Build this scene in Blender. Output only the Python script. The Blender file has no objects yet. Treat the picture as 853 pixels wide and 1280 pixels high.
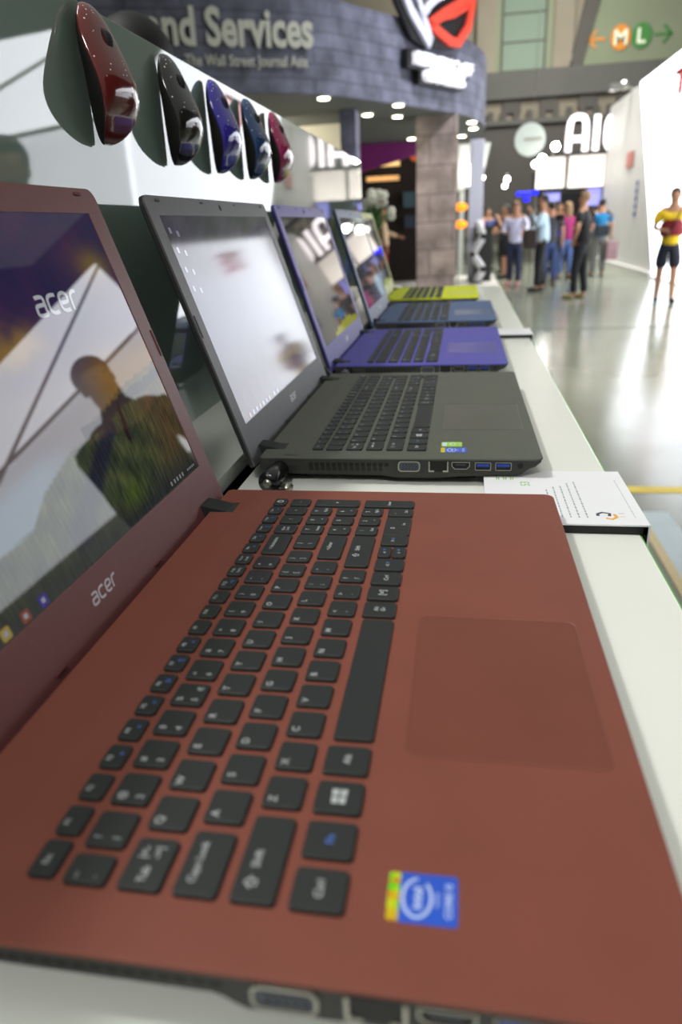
import bpy, bmesh, math, random
from mathutils import Vector, Matrix
import numpy as np

random.seed(4)
C = bpy.context.scene.collection
D = bpy.data
PI = math.pi
mm = 0.001
H = 1.17          # height of the laptop decks above the hall floor
CT = H - 0.025    # counter top


# ------------------------------------------------------------------ materials
def lin(c):
    out = []
    for v in c[:3]:
        v = v / 255.0
        out.append(v / 12.92 if v <= 0.04045 else ((v + 0.055) / 1.055) ** 2.4)
    return out


def mat(name, col, rough=0.5, metal=0.0, coat=0.0, ior=1.45, emit=None, es=1.0, var=0.06, scale=60.0, bump=0.0, bscale=400.0, spec=0.5):
    m = D.materials.new(name)
    m.use_nodes = True
    nt = m.node_tree
    b = nt.nodes["Principled BSDF"]
    b.inputs["Specular IOR Level"].default_value = spec
    b.inputs["Roughness"].default_value = rough
    b.inputs["Metallic"].default_value = metal
    b.inputs["Coat Weight"].default_value = coat
    b.inputs["Coat Roughness"].default_value = 0.08
    b.inputs["IOR"].default_value = ior
    c = lin(col)
    tc = nt.nodes.new("ShaderNodeTexCoord")
    n = nt.nodes.new("ShaderNodeTexNoise")
    n.inputs["Scale"].default_value = scale
    n.inputs["Detail"].default_value = 4
    nt.links.new(tc.outputs["Object"], n.inputs["Vector"])
    r = nt.nodes.new("ShaderNodeValToRGB")
    r.color_ramp.elements[0].position = 0.3
    r.color_ramp.elements[1].position = 0.7
    r.color_ramp.elements[0].color = [v * (1 - var) for v in c] + [1]
    r.color_ramp.elements[1].color = [min(1, v * (1 + var)) for v in c] + [1]
    nt.links.new(n.outputs["Fac"], r.inputs["Fac"])
    nt.links.new(r.outputs["Color"], b.inputs["Base Color"])
    if emit is not None:
        b.inputs["Emission Color"].default_value = lin(emit) + [1]
        b.inputs["Emission Strength"].default_value = es
    if bump > 0:
        n2 = nt.nodes.new("ShaderNodeTexNoise")
        n2.inputs["Scale"].default_value = bscale
        n2.inputs["Detail"].default_value = 3
        nt.links.new(tc.outputs["Object"], n2.inputs["Vector"])
        bp = nt.nodes.new("ShaderNodeBump")
        bp.inputs["Strength"].default_value = bump
        bp.inputs["Distance"].default_value = 0.001
        nt.links.new(n2.outputs["Fac"], bp.inputs["Height"])
        nt.links.new(bp.outputs["Normal"], b.inputs["Normal"])
    return m


def glitter_mat(name, col):
    m = mat(name, col, rough=0.12, coat=1.0, ior=1.5)
    nt = m.node_tree
    b = nt.nodes["Principled BSDF"]
    ramp = b.inputs["Base Color"].links[0].from_node
    tc = [n for n in nt.nodes if n.type == 'TEX_COORD'][0]
    v = nt.nodes.new("ShaderNodeTexVoronoi")
    v.inputs["Scale"].default_value = 260
    nt.links.new(tc.outputs["Object"], v.inputs["Vector"])
    lt = nt.nodes.new("ShaderNodeMath")
    lt.operation = 'LESS_THAN'
    lt.inputs[1].default_value = 0.19
    nt.links.new(v.outputs["Distance"], lt.inputs[0])
    n = nt.nodes.new("ShaderNodeTexNoise")
    n.inputs["Scale"].default_value = 120
    nt.links.new(tc.outputs["Object"], n.inputs["Vector"])
    gt = nt.nodes.new("ShaderNodeMath")
    gt.operation = 'GREATER_THAN'
    gt.inputs[1].default_value = 0.53
    nt.links.new(n.outputs["Fac"], gt.inputs[0])
    sx = nt.nodes.new("ShaderNodeSeparateXYZ")
    nt.links.new(tc.outputs["Object"], sx.inputs[0])
    up = nt.nodes.new("ShaderNodeMath")
    up.operation = 'GREATER_THAN'
    up.inputs[1].default_value = -0.008
    nt.links.new(sx.outputs["Z"], up.inputs[0])
    m1 = nt.nodes.new("ShaderNodeMath")
    m1.operation = 'MULTIPLY'
    nt.links.new(lt.outputs[0], m1.inputs[0])
    nt.links.new(gt.outputs[0], m1.inputs[1])
    m2 = nt.nodes.new("ShaderNodeMath")
    m2.operation = 'MULTIPLY'
    nt.links.new(m1.outputs[0], m2.inputs[0])
    nt.links.new(up.outputs[0], m2.inputs[1])
    mx = nt.nodes.new("ShaderNodeMixRGB")
    mx.inputs[2].default_value = (0.9, 0.85, 0.82, 1)
    nt.links.new(m2.outputs[0], mx.inputs[0])
    nt.links.new(ramp.outputs["Color"], mx.inputs[1])
    nt.links.new(mx.outputs[0], b.inputs["Base Color"])
    return m


def stone_mat(name, c1, c2, cm, sx=1.0, scale=1.0, bw=0.9, bh=0.35):
    m = mat(name, c1, rough=0.75)
    nt = m.node_tree
    b = nt.nodes["Principled BSDF"]
    tc = [n for n in nt.nodes if n.type == 'TEX_COORD'][0]
    sp = nt.nodes.new("ShaderNodeSeparateXYZ")
    nt.links.new(tc.outputs["Object"], sp.inputs[0])
    ad = nt.nodes.new("ShaderNodeMath")
    ad.operation = 'ADD'
    nt.links.new(sp.outputs["X"], ad.inputs[0])
    nt.links.new(sp.outputs["Y"], ad.inputs[1])
    cb = nt.nodes.new("ShaderNodeCombineXYZ")
    nt.links.new(ad.outputs[0], cb.inputs["X"])
    nt.links.new(sp.outputs["Z"], cb.inputs["Y"])
    br = nt.nodes.new("ShaderNodeTexBrick")
    br.inputs["Scale"].default_value = scale
    br.inputs["Brick Width"].default_value = bw
    br.inputs["Row Height"].default_value = bh
    br.inputs["Mortar Size"].default_value = 0.02
    br.inputs["Mortar Smooth"].default_value = 0.6
    br.inputs["Color1"].default_value = lin(c1) + [1]
    br.inputs["Color2"].default_value = lin(c2) + [1]
    br.inputs["Mortar"].default_value = lin(cm) + [1]
    nt.links.new(cb.outputs[0], br.inputs["Vector"])
    ns = nt.nodes.new("ShaderNodeTexNoise")
    ns.inputs["Scale"].default_value = 2.5
    ns.inputs["Detail"].default_value = 8
    nt.links.new(cb.outputs[0], ns.inputs["Vector"])
    rp = nt.nodes.new("ShaderNodeValToRGB")
    rp.color_ramp.elements[0].position = 0.3
    rp.color_ramp.elements[0].color = (0.35, 0.35, 0.35, 1)
    rp.color_ramp.elements[1].position = 0.7
    rp.color_ramp.elements[1].color = (1.25, 1.25, 1.25, 1)
    nt.links.new(ns.outputs["Fac"], rp.inputs["Fac"])
    mx = nt.nodes.new("ShaderNodeMixRGB")
    mx.blend_type = 'MULTIPLY'
    mx.inputs[0].default_value = 0.9
    nt.links.new(br.outputs["Color"], mx.inputs[1])
    nt.links.new(rp.outputs["Color"], mx.inputs[2])
    nt.links.new(mx.outputs[0], b.inputs["Base Color"])
    return m


def glow(name, col, s):
    return mat(name, col, rough=0.6, emit=col, es=s, var=0.02)


# ------------------------------------------------------------------ mesh builder
class MB:
    def __init__(self):
        self.v, self.f, self.m, self.s = [], [], [], []

    def add(self, vs, fs, mi=0, smooth=False):
        o = len(self.v)
        self.v += [tuple(p) for p in vs]
        for f in fs:
            self.f.append([i + o for i in f])
            self.m.append(mi)
            self.s.append(smooth)
        return self

    def box(self, x0, x1, y0, y1, z0, z1, mi=0):
        vs = [(x, y, z) for z in (z0, z1) for y in (y0, y1) for x in (x0, x1)]
        fs = [(0, 2, 3, 1), (4, 5, 7, 6), (0, 1, 5, 4), (2, 6, 7, 3), (0, 4, 6, 2), (1, 3, 7, 5)]
        return self.add(vs, fs, mi)

    def prism(self, poly, fn, h0, h1, mi=0):
        """poly in 2d (convex or not), fn(u,v,h)->xyz"""
        n = len(poly)
        vs = [fn(u, v, h0) for u, v in poly] + [fn(u, v, h1) for u, v in poly]
        fs = [list(range(n))[::-1], list(range(n, 2 * n))] + [(i, (i + 1) % n, n + (i + 1) % n, n + i) for i in range(n)]
        return self.add(vs, fs, mi)

    def rings(self, rings, mi=0, smooth=True, cap=True, close=True):
        n = len(rings[0])
        vs = [p for r in rings for p in r]
        fs = []
        for k in range(len(rings) - 1):
            for i in range(n if close else n - 1):
                j = (i + 1) % n
                fs.append((k * n + i, k * n + j, (k + 1) * n + j, (k + 1) * n + i))
        if cap:
            fs.append(list(range(n))[::-1])
            fs.append([(len(rings) - 1) * n + i for i in range(n)])
        return self.add(vs, fs, mi, smooth)

    def tube(self, pts, r, n=10, mi=0, smooth=True):
        pts = [Vector(p) for p in pts]
        rr = r if isinstance(r, (list, tuple)) else [r] * len(pts)
        rings = []
        ref = None
        for i, p in enumerate(pts):
            t = (pts[min(i + 1, len(pts) - 1)] - pts[max(i - 1, 0)]).normalized()
            if ref is None:
                ref = Vector((0, 0, 1)) if abs(t.z) < 0.9 else Vector((1, 0, 0))
            a = t.cross(ref).normalized()
            b = a.cross(t).normalized()
            ref = b
            rings.append([p + (a * math.cos(2 * PI * k / n) + b * math.sin(2 * PI * k / n)) * rr[i] for k in range(n)])
        return self.rings(rings, mi, smooth)

    def ball(self, c, r, mi=0, nu=14, nv=8, cut=None):
        rx, ry, rz = (r, r, r) if not isinstance(r, (list, tuple)) else r
        vs = [(c[0], c[1], c[2] - rz)]
        for j in range(1, nv):
            a = -PI / 2 + PI * j / nv
            for i in range(nu):
                b = 2 * PI * i / nu
                vs.append((c[0] + rx * math.cos(a) * math.cos(b), c[1] + ry * math.cos(a) * math.sin(b), c[2] + rz * math.sin(a)))
        vs.append((c[0], c[1], c[2] + rz))
        fs = []
        for i in range(nu):
            fs.append((0, 1 + (i + 1) % nu, 1 + i))
            fs.append((len(vs) - 1, 1 + (nv - 2) * nu + i, 1 + (nv - 2) * nu + (i + 1) % nu))
        for j in range(nv - 2):
            for i in range(nu):
                a = 1 + j * nu + i
                b = 1 + j * nu + (i + 1) % nu
                fs.append((a, b, b + nu, a + nu))
        if cut:
            fs = [f for f in fs if not cut(sum((Vector(vs[i]) for i in f), Vector()) / len(f) - Vector(c))]
        return self.add(vs, fs, mi, True)

    def text(self, s, size, fn, u=0, v=0, depth=0.0, mi=0, center=True, width=None, h=0.0, bold=0.0):
        vs, fs, w, hh = textpoly(s, bold)
        k = size
        ku = k if width is None else width / w
        ou = u - (w * ku / 2 if center else 0)
        ov = v - (hh * k / 2 if center else 0)
        o = [fn(x * ku + ou, y * k + ov, h + depth) for x, y in vs]
        self.add(o, fs, mi)
        if depth:
            cnt = {}
            for f in fs:
                for a, b in zip(f, list(f[1:]) + [f[0]]):
                    if (b, a) in cnt:
                        cnt.pop((b, a))
                    else:
                        cnt[(a, b)] = 1
            lo = [fn(x * ku + ou, y * k + ov, h) for x, y in vs]
            n = len(vs)
            self.add(o + lo, [(b, a, a + n, b + n) for a, b in cnt], mi)
        return self

    def stroke(self, path, w, fn, h=0.0, depth=0.0, mi=0, it=2, closed=False):
        p = [Vector(q) for q in path]
        for _ in range(it):
            q = [p[0]]
            for a, b in zip(p[:-1], p[1:]):
                q += [a * 0.75 + b * 0.25, a * 0.25 + b * 0.75]
            q.append(p[-1])
            p = q
        L, R = [], []
        for i, a in enumerate(p):
            t = (p[min(i + 1, len(p) - 1)] - p[max(i - 1, 0)])
            t = t.normalized() if t.length > 0 else Vector((1, 0))
            nn = Vector((-t.y, t.x)) * (w / 2)
            L.append(a + nn)
            R.append(a - nn)
        n = len(p)
        top = [fn(q.x, q.y, h + depth) for q in L + R]
        fs = [(i + n, i + 1 + n, i + 1, i) for i in range(n - 1)]
        self.add(top, fs, mi)
        if depth:
            lo = [fn(q.x, q.y, h) for q in L + R]
            m = 2 * n
            sf = [(i, i + 1, i + 1 + m, i + m) for i in range(n - 1)]
            sf += [(i + n + 1, i + n, i + n + m, i + n + 1 + m) for i in range(n - 1)]
            sf += [(n, 0, m, n + m), (n - 1, 2 * n - 1, 2 * n - 1 + m, n - 1 + m)]
            self.add(top + lo, sf, mi)
        return self

    def build(self, name, mats, parent=None, loc=None, rot=None, bevel=0, seg=2, autosmooth=False):
        me = D.meshes.new(name)
        me.from_pydata(self.v, [], self.f)
        if not isinstance(mats, (list, tuple)):
            mats = [mats]
        for q in mats:
            me.materials.append(q)
        me.polygons.foreach_set("material_index", self.m)
        me.polygons.foreach_set("use_smooth", self.s)
        me.update()
        o = D.objects.new(name, me)
        C.objects.link(o)
        if parent is not None:
            o.parent = parent
        if loc is not None:
            o.location = loc
        if rot is not None:
            o.rotation_euler = rot
        if bevel:
            b = o.modifiers.new("Bevel", 'BEVEL')
            b.width = bevel
            b.segments = seg
            b.limit_method = 'ANGLE'
            b.angle_limit = math.radians(40)
        return o


_tc = {}


def textpoly(s, bold=0.0):
    k = (s, bold)
    if k in _tc:
        return _tc[k]
    cu = D.curves.new("t", 'FONT')
    cu.body = s
    cu.size = 1.0
    cu.offset = bold
    cu.resolution_u = 3
    ob = D.objects.new("t", cu)
    C.objects.link(ob)
    bpy.context.view_layer.update()
    me = ob.evaluated_get(bpy.context.evaluated_depsgraph_get()).to_mesh()
    vs = [(v.co.x, v.co.y) for v in me.vertices]
    fs = [list(p.vertices) for p in me.polygons]
    out = []
    for f in fs:
        a = 0
        for i in range(len(f)):
            x1, y1 = vs[f[i]]
            x2, y2 = vs[f[(i + 1) % len(f)]]
            a += x1 * y2 - x2 * y1
        out.append(f if a > 0 else f[::-1])
    D.objects.remove(ob)
    D.curves.remove(cu)
    if not vs:
        vs = [(0, 0)]
    x0 = min(x for x, y in vs)
    y0 = min(y for x, y in vs)
    w = max(x for x, y in vs) - x0
    h = max(y for x, y in vs) - y0
    vs = [(x - x0, y - y0) for x, y in vs]
    _tc[k] = (vs, out, max(w, 1e-6), h)
    return _tc[k]


def tag(o, label=None, cat=None, group=None, kind=None):
    if label:
        o["label"] = label
    if cat:
        o["category"] = cat
    if group:
        o["group"] = group
    if kind:
        o["kind"] = kind
    return o


def empty(name, loc, rz=0.0, label=None, cat=None, group=None):
    o = D.objects.new(name, None)
    C.objects.link(o)
    o.location = loc
    o.rotation_euler = (0, 0, rz)
    o.empty_display_size = 0.05
    return tag(o, label, cat, group)


def kids(o):
    return list(o.children)


def copy_tree(o, parent=None):
    c = o.copy()
    C.objects.link(c)
    c.parent = parent
    for k in kids(o):
        copy_tree(k, c)
    return c


def walk(o):
    yield o
    for k in o.children:
        yield from walk(k)


def rrect(x0, x1, y0, y1, r, n=4):
    rs = r if isinstance(r, (list, tuple)) else [r] * 4      # (x1,y1) (x0,y1) (x0,y0) (x1,y0)
    pts = []
    for (cx, cy, a0, q) in ((x1 - rs[0], y1 - rs[0], 0, rs[0]), (x0 + rs[1], y1 - rs[1], PI / 2, rs[1]), (x0 + rs[2], y0 + rs[2], PI, rs[2]), (x1 - rs[3], y0 + rs[3], 1.5 * PI, rs[3])):
        for i in range(n + 1):
            a = a0 + PI / 2 * i / n
            pts.append((cx + q * math.cos(a), cy + q * math.sin(a)))
    return pts


# ------------------------------------------------------------------ material library
M = {}
M['key'] = mat('key_plastic', (34, 38, 37), rough=0.5, var=0.05, scale=400, bump=0.08, bscale=2500)
M['print'] = mat('key_print', (168, 172, 172), rough=0.6)
M['blueprint'] = mat('key_print_blue', (70, 110, 190), rough=0.6)
M['white'] = mat('white_print', (235, 235, 235), rough=0.5)
M['silver'] = mat('silver_print', (200, 195, 200), rough=0.35, metal=0.5)
M['chassis'] = mat('black_chassis', (54, 55, 52), rough=0.55, var=0.08, scale=300, bump=0.1, bscale=1500, spec=0.3)
M['hinge'] = mat('hinge_plastic', (38, 42, 40), rough=0.6, spec=0.3)
M['hole'] = mat('port_black', (6, 6, 7), rough=0.6)
M['metal'] = mat('port_metal', (170, 168, 156), rough=0.35, metal=0.9)
M['usb'] = mat('usb_blue', (20, 60, 160), rough=0.4)
M['vga'] = mat('vga_insert', (66, 70, 82), rough=0.5)
M['rubber'] = mat('rubber', (30, 30, 30), rough=0.8)


def body_set(n, deck, bezel, rubber):
    return dict(deck=mat(n + '_deck', deck, rough=0.5, var=0.05, scale=25, bump=0.06, bscale=3000, spec=0.22),
                bezel=mat(n + '_bezel', bezel, rough=0.45, var=0.03, scale=200, bump=0.05, bscale=3000),
                back=mat(n + '_back', tuple(int(v * 0.45) for v in bezel), rough=0.5, var=0.03),
                pad=mat(n + '_pad', tuple(int(v * 0.93) for v in deck), rough=0.33, var=0.03, scale=25, spec=0.25),
                rub=mat(n + '_bumper', rubber, rough=0.7))


RED = body_set('maroon', (122, 70, 58), (124, 74, 72), (105, 48, 52))
GREY = body_set('charcoal', (84, 87, 78), (92, 92, 94), (70, 70, 72))
PURP = body_set('violet', (82, 80, 158), (98, 88, 178), (70, 60, 140))
BLUE = body_set('steel_blue', (78, 98, 134), (92, 112, 150), (50, 70, 110))
YEL = body_set('lime_yellow', (205, 215, 12), (205, 212, 70), (150, 160, 20))

# ------------------------------------------------------------------ laptop
W, DP = 381.6, 256.0


def P(x, y, z):
    return (x * mm, y * mm, z * mm)


def deckfn(cx, cy):
    return lambda u, v, h: ((cx - v) * mm, (cy + u) * mm, h * mm)


def key_obj(name, x0, x1, y0, y1, legends, parent, outline=None, win=False, ring=False):
    mb = MB()
    KZ = 0.1
    if outline is None:
        def ring_pts(i, z):
            return [P(x, y, z) for x, y in rrect(x0 + i, x1 - i, y0 + i, y1 - i, 1.7 - i * 0.5, 4)]
    else:
        def ring_pts(i, z):
            cx = sum(p[0] for p in outline) / len(outline)
            cy = sum(p[1] for p in outline) / len(outline)
            return [P(x + (i if x < cx else -i), y + (i if y < cy else -i), z) for x, y in outline]
    mb.rings([ring_pts(0, KZ), ring_pts(0.05, KZ + 1.2), ring_pts(0.25, KZ + 1.6), ring_pts(0.6, KZ + 1.75)], 0, False, True)
    fn = deckfn((x0 + x1) / 2, (y0 + y1) / 2)
    for (t, u, v, s, mi) in legends:
        mb.text(t, s, fn, u, v, mi=mi, h=KZ + 1.79, bold=0.014)
    if win:
        for a in (-1, 1):
            for b in (-1, 1):
                q = [(a * 0.25, b * 0.25), (a * 3.4, b * 0.25), (a * 3.4, b * (3.0 if a > 0 else 2.5)), (a * 0.25, b * 2.7)]
                if a * b < 0:
                    q = q[::-1]
                mb.add([fn(u, v, KZ + 1.79) for u, v in q], [(0, 1, 2, 3)], 1)
    if ring:
        n = 20
        vs = [fn(2.6 * r * math.cos(2 * PI * i / n), 2.6 * r * math.sin(2 * PI * i / n), KZ + 1.79) for r in (1, 0.6) for i in range(n)]
        mb.add(vs, [(i, (i + 1) % n, n + (i + 1) % n, n + i) for i in range(n)], 1)
        mb.add([fn(u, v, KZ + 1.8) for u, v in ((-0.3, 0), (0.3, 0), (0.3, 1.6), (-0.3, 1.6))], [(0, 1, 2, 3)], 1)
    return mb.build(name, [M['key'], M['print'], M['blueprint']], parent)


ROWX = {1: (49.2, 58.8), 2: (62.3, 77.0), 3: (81.0, 95.7), 4: (99.6, 114.3), 5: (118.3, 133.0), 6: (137.2, 154.6)}


def build_keys(deck):
    def K(name, row, yc, w, leg, **k):
        x0, x1 = ROWX[row]
        key_obj(name, x0, x1, yc - w / 2, yc + w / 2, leg, deck, **k)
    L = 1
    B = 2
    F = ['Esc'] + ['F%d' % i for i in range(1, 13)] + ['PrtSc', 'Pause', 'Ins', 'Del', 'Home', 'PgUp', 'PgDn']
    blue = {3: 'u', 4: 'z', 5: 'o', 6: '[x', 7: '[]', 8: 'x', 12: '<x', 15: 'p', 16: '>|', 17: '[]', 18: '|<', 19: '>>'}
    for i in range(21):
        yc = 30.19 + 16.1245 * i
        if i == 20:
            K('power_button', 1, yc, 12.6, [], ring=True)
            continue
        t = F[i]
        leg = [(t, -1.6 if i else -1.0, 1.8 if i else 0.5, 3.0 if len(t) < 4 else 2.4, L)]
        if i in blue:
            leg.append((blue[i], 1.2, -2.0, 3.2, B))
        if i in (13, 14):
            leg = [(F[i], -0.5, 1.8, 2.4, L), ('SysRq' if i == 13 else 'Break', -0.5, -2.0, 2.4, L)]
        K('key', 1, yc, 12.8 if i else 14.6, leg)
    K('key', 2, 27.6, 11.4, [('~', -3, 3, 3.6, L), ("`", -3, -3.5, 4.0, L)])
    top = '!@#$%^&*()_+'
    bot = '1234567890-='
    for i in range(12):
        leg = [(top[i], -4.0, 3.4, 3.9, L), (bot[i], -4.0, -3.4, 3.9, L)]
        if bot[i] == '5':
            leg.append(('\u20ac', 3.6, -3.6, 3.9, L))
        K('key', 2, 43.99 + 18.934 * i, 15.2, leg)
    K('key', 2, 279, 30, [('<-Backspace', 0, 2.0, 3.5, L)])
    for k, t in enumerate(('Num\nLock', '/', '*')):
        K('key', 2, 303.5 + 16.42 * k, 13.2, [(t, -0.5, 0, 3.0 if k == 0 else 4.5, L)])
    key_obj('key', 62.3, 77.0, 346, 358.6, [('-', 0, 0, 5, L)], deck)
    K('key', 3, 32, 20, [('Tab', -4.5, 0, 3.9, L), ('|<-', 4, 2.5, 4.2, L), ('->|', 4, -2.0, 4.2, L)])
    for i, t in enumerate('QWERTYUIOP['):
        if t == '[':
            K('key', 3, 53.5 + 18.934 * i, 15.2, [('{', -4, 3.4, 4, L), ('[', -4, -3.2, 4, L)])
        else:
            K('key', 3, 53.5 + 18.934 * i, 15.2, [(t, -4.0, 3.5, 4.3, L)])
    K('key', 3, 261.8, 15.2, [('}', -4, 3.4, 4, L), (']', -4, -3.2, 4, L)])
    K('key', 3, 284.0, 20.0, [('|', -4, 3.4, 4, L), ('\\', -4, -3.2, 4, L)])
    for k, (a, b) in enumerate((('7', 'Home'), ('8', '^'), ('9', 'PgUp'))):
        K('key', 3, 303.5 + 16.42 * k, 13.2, [(a, -1, 3.0, 4.2, L), (b, 1, -3.6, 3.0, L)])
    key_obj('key', 81.0, 114.3, 346, 358.6, [('+', 0, 0, 5, L)], deck)
    K('key', 4, 34.5, 25, [('Caps Lock', 0, 2.0, 3.7, L)])
    for i, t in enumerate("ASDFGHJKL"):
        K('key', 4, 58.64 + 18.934 * i, 15.2, [(t, -4.0, 3.5, 4.3, L)])
    K('key', 4, 58.64 + 18.934 * 9, 15.2, [(':', -4, 3.4, 4.3, L), (';', -4, -3.2, 4.3, L)])
    K('key', 4, 58.64 + 18.934 * 10, 15.2, [('"', -4, 3.6, 4.3, L), ("'", -4, -3.0, 4.3, L)])
    K('key', 4, 277, 34, [('<-Enter', 0, 2.0, 3.6, L)])
    for k, (a, b) in enumerate((('4', '<'), ('5', ''), ('6', '>'))):
        K('key', 4, 303.5 + 16.42 * k, 13.2, [(a, -1, 3.0, 4.2, L)] + ([(b, 1, -3.6, 3.4, L)] if b else []))
    K('key', 5, 39, 34, [('\u21e7', -10, 2.0, 5.5, L), ('Shift', -1, 2.0, 3.9, L)])
    for i, t in enumerate("ZXCVBNM"):
        K('key', 5, 67.75 + 18.934 * i, 15.2, [(t, -4.0, 3.5, 4.3, L)])
    for i, (a, b) in enumerate((('<', ','), ('>', '.'), ('?', '/'))):
        K('key', 5, 67.75 + 18.934 * (7 + i), 15.2, [(a, -4, 3.4, 4.3, L), (b, -4, -3.2, 4.3, L)])
    K('key', 5, 272, 44, [('Shift', 3, 2.0, 3.9, L), ('\u21e7', -7, 2.0, 5.5, L)])
    for k, (a, b) in enumerate((('1', 'End'), ('2', 'v'), ('3', 'PgDn'))):
        K('key', 5, 303.5 + 16.42 * k, 13.2, [(a, -1, 3.0, 4.2, L), (b, 1, -3.6, 3.0, L)])
    key_obj('key', 118.3, 154.6, 346, 358.6, [('Enter', 0, 0, 3.4, L)], deck)
    K('key', 6, 29.4, 15.4, [('Ctrl', 0, 0, 4.0, L)])
    K('key', 6, 48.5, 15.2, [('Fn', 0, 0, 4.0, B)])
    K('key', 6, 67.5, 15.2, [], win=True)
    K('key', 6, 86.5, 15.2, [('Alt', 0, 0, 4.0, L)])
    x0, x1 = ROWX[6]
    key_obj('space_bar', x0 + 1, x1, 98, 190, [], deck)
    K('key', 6, 200.7, 15.2, [('Alt\nGr', 0, 0, 3.6, L)])
    K('key', 6, 218.6, 15.0, [('[=]', 0, 0, 5.0, L)])
    K('key', 6, 236.3, 15.0, [('Ctrl', 0, 0, 3.8, L)])
    K('key', 6, 254.0, 15.0, [('<', -1.5, 1, 4.5, L), ('o', 1.8, 1, 4, B)])
    for a, b, t in ((x0, x0 + 8.2, '^'), (x0 + 9.0, x1, 'v')):
        key_obj('key', a, b, 264.2, 278.8, [(t, -1.5, 0, 4.2, L), ('o', 2.5, 0.5, 3.4, B)], deck)
    K('key', 6, 289.0, 14.6, [('>', -1.5, 1, 4.5, L), ('o', 1.8, 1, 4, B)])
    K('key', 6, 312.0, 30.4, [('0', -4, 3, 4.4, L), ('Ins', 3, -4, 3.2, L)])
    K('key', 6, 336.3, 13.2, [('.', -3, 3, 4.6, L), ('Del', 1, -4, 3.2, L)])


ACER = [
    [[(0.12, 0.93), (0.55, 0.97), (0.86, 0.9), (0.86, 0.62), (0.86, 0.05)], [(0.86, 0.06), (0.35, 0.03), (0.05, 0.1), (0.05, 0.32), (0.08, 0.52), (0.4, 0.55), (0.86, 0.55)]],
    [[(0.88, 0.93), (0.45, 0.97), (0.1, 0.85), (0.08, 0.5), (0.1, 0.15), (0.45, 0.03), (0.88, 0.08)]],
    [[(0.88, 0.08), (0.45, 0.03), (0.1, 0.15), (0.08, 0.5), (0.1, 0.85), (0.45, 0.99), (0.85, 0.9), (0.9, 0.7), (0.85, 0.48), (0.12, 0.46)]],
    [[(0.1, 0.0), (0.1, 0.55), (0.15, 0.85), (0.45, 0.97), (0.75, 0.93)]],
]


def acer(mb, fn, u0, v0, width, height, mi=0, h=0.0):
    k = width / 4.35
    x = 0.0
    for g in ACER:
        for path in g:
            pts = [(u0 + (x + px + 0.16 * py) * k, v0 + py * height) for px, py in path]
            mb.stroke(pts, height * 0.2, fn, h=h, mi=mi)
        x += 1.13
    return mb


def screen_mesh(name, colfn, nu=130, nv=72):
    y0, y1, t0, t1 = 19.2, 362.4, 30.4, 220.8
    me = D.meshes.new(name)
    vs, fs = [], []
    for j in range(nv + 1):
        for i in range(nu + 1):
            vs.append((-0.5 * mm, (y0 + (y1 - y0) * i / nu) * mm, (t0 + (t1 - t0) * j / nv) * mm))
    for j in range(nv):
        for i in range(nu):
            a = j * (nu + 1) + i
            fs.append((a, a + 1, a + nu + 2, a + nu + 1))
    me.from_pydata(vs, [], fs)
    at = me.color_attributes.new("wallpaper", 'FLOAT_COLOR', 'POINT')
    for k, v in enumerate(vs):
        c = colfn(v[1] / mm, v[2] / mm)
        at.data[k].color = lin([max(0, min(255, q)) for q in c[:3]]) + [c[3] if len(c) > 3 else 0.0]
    me.update()
    return me


def screen_mat(name, strength, rough=0.03, ior=1.5, streak=0.0):
    m = D.materials.new(name)
    m.use_nodes = True
    nt = m.node_tree
    b = nt.nodes["Principled BSDF"]
    b.inputs["Base Color"].default_value = (0.004, 0.004, 0.006, 1)
    b.inputs["Roughness"].default_value = rough
    b.inputs["IOR"].default_value = ior
    a = nt.nodes.new("ShaderNodeAttribute")
    a.attribute_name = "wallpaper"
    tc = nt.nodes.new("ShaderNodeTexCoord")
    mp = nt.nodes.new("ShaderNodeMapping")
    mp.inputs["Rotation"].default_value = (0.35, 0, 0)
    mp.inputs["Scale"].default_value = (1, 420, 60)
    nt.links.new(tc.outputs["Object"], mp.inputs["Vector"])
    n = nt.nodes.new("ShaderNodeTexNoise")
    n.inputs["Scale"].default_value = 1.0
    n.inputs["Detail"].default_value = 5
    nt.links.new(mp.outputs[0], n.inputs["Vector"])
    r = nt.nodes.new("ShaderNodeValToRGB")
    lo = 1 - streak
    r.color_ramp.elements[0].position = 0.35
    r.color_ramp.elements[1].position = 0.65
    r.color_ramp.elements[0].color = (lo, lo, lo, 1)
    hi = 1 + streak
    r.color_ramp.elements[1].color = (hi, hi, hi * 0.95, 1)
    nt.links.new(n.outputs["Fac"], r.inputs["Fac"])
    mx = nt.nodes.new("ShaderNodeMixRGB")
    mx.blend_type = 'MULTIPLY'
    nt.links.new(a.outputs["Alpha"], mx.inputs[0])
    nt.links.new(a.outputs["Color"], mx.inputs[1])
    nt.links.new(r.outputs["Color"], mx.inputs[2])
    nt.links.new(mx.outputs[0], b.inputs["Emission Color"])
    b.inputs["Emission Strength"].default_value = strength
    return m


def _noise(x, y):
    s = 0.0
    for k, (a, b, c) in enumerate(((1, 0.7, 0.3), (2.1, -1.3, 1.7), (-3.9, 4.2, 2.9), (8.3, 7.1, 0.6))):
        s += math.sin(x * a + y * b + c + 1.7 * math.sin(0.6 * y * a + k)) / (k + 1.3)
    return s / 2.0


def mixc(a, b, t):
    t = max(0.0, min(1.0, t))
    return [p + (q - p) * t for p, q in zip(a, b)]


def sstep(a, b, x):
    t = max(0.0, min(1.0, (x - a) / (b - a)))
    return t * t * (3 - 2 * t)


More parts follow.
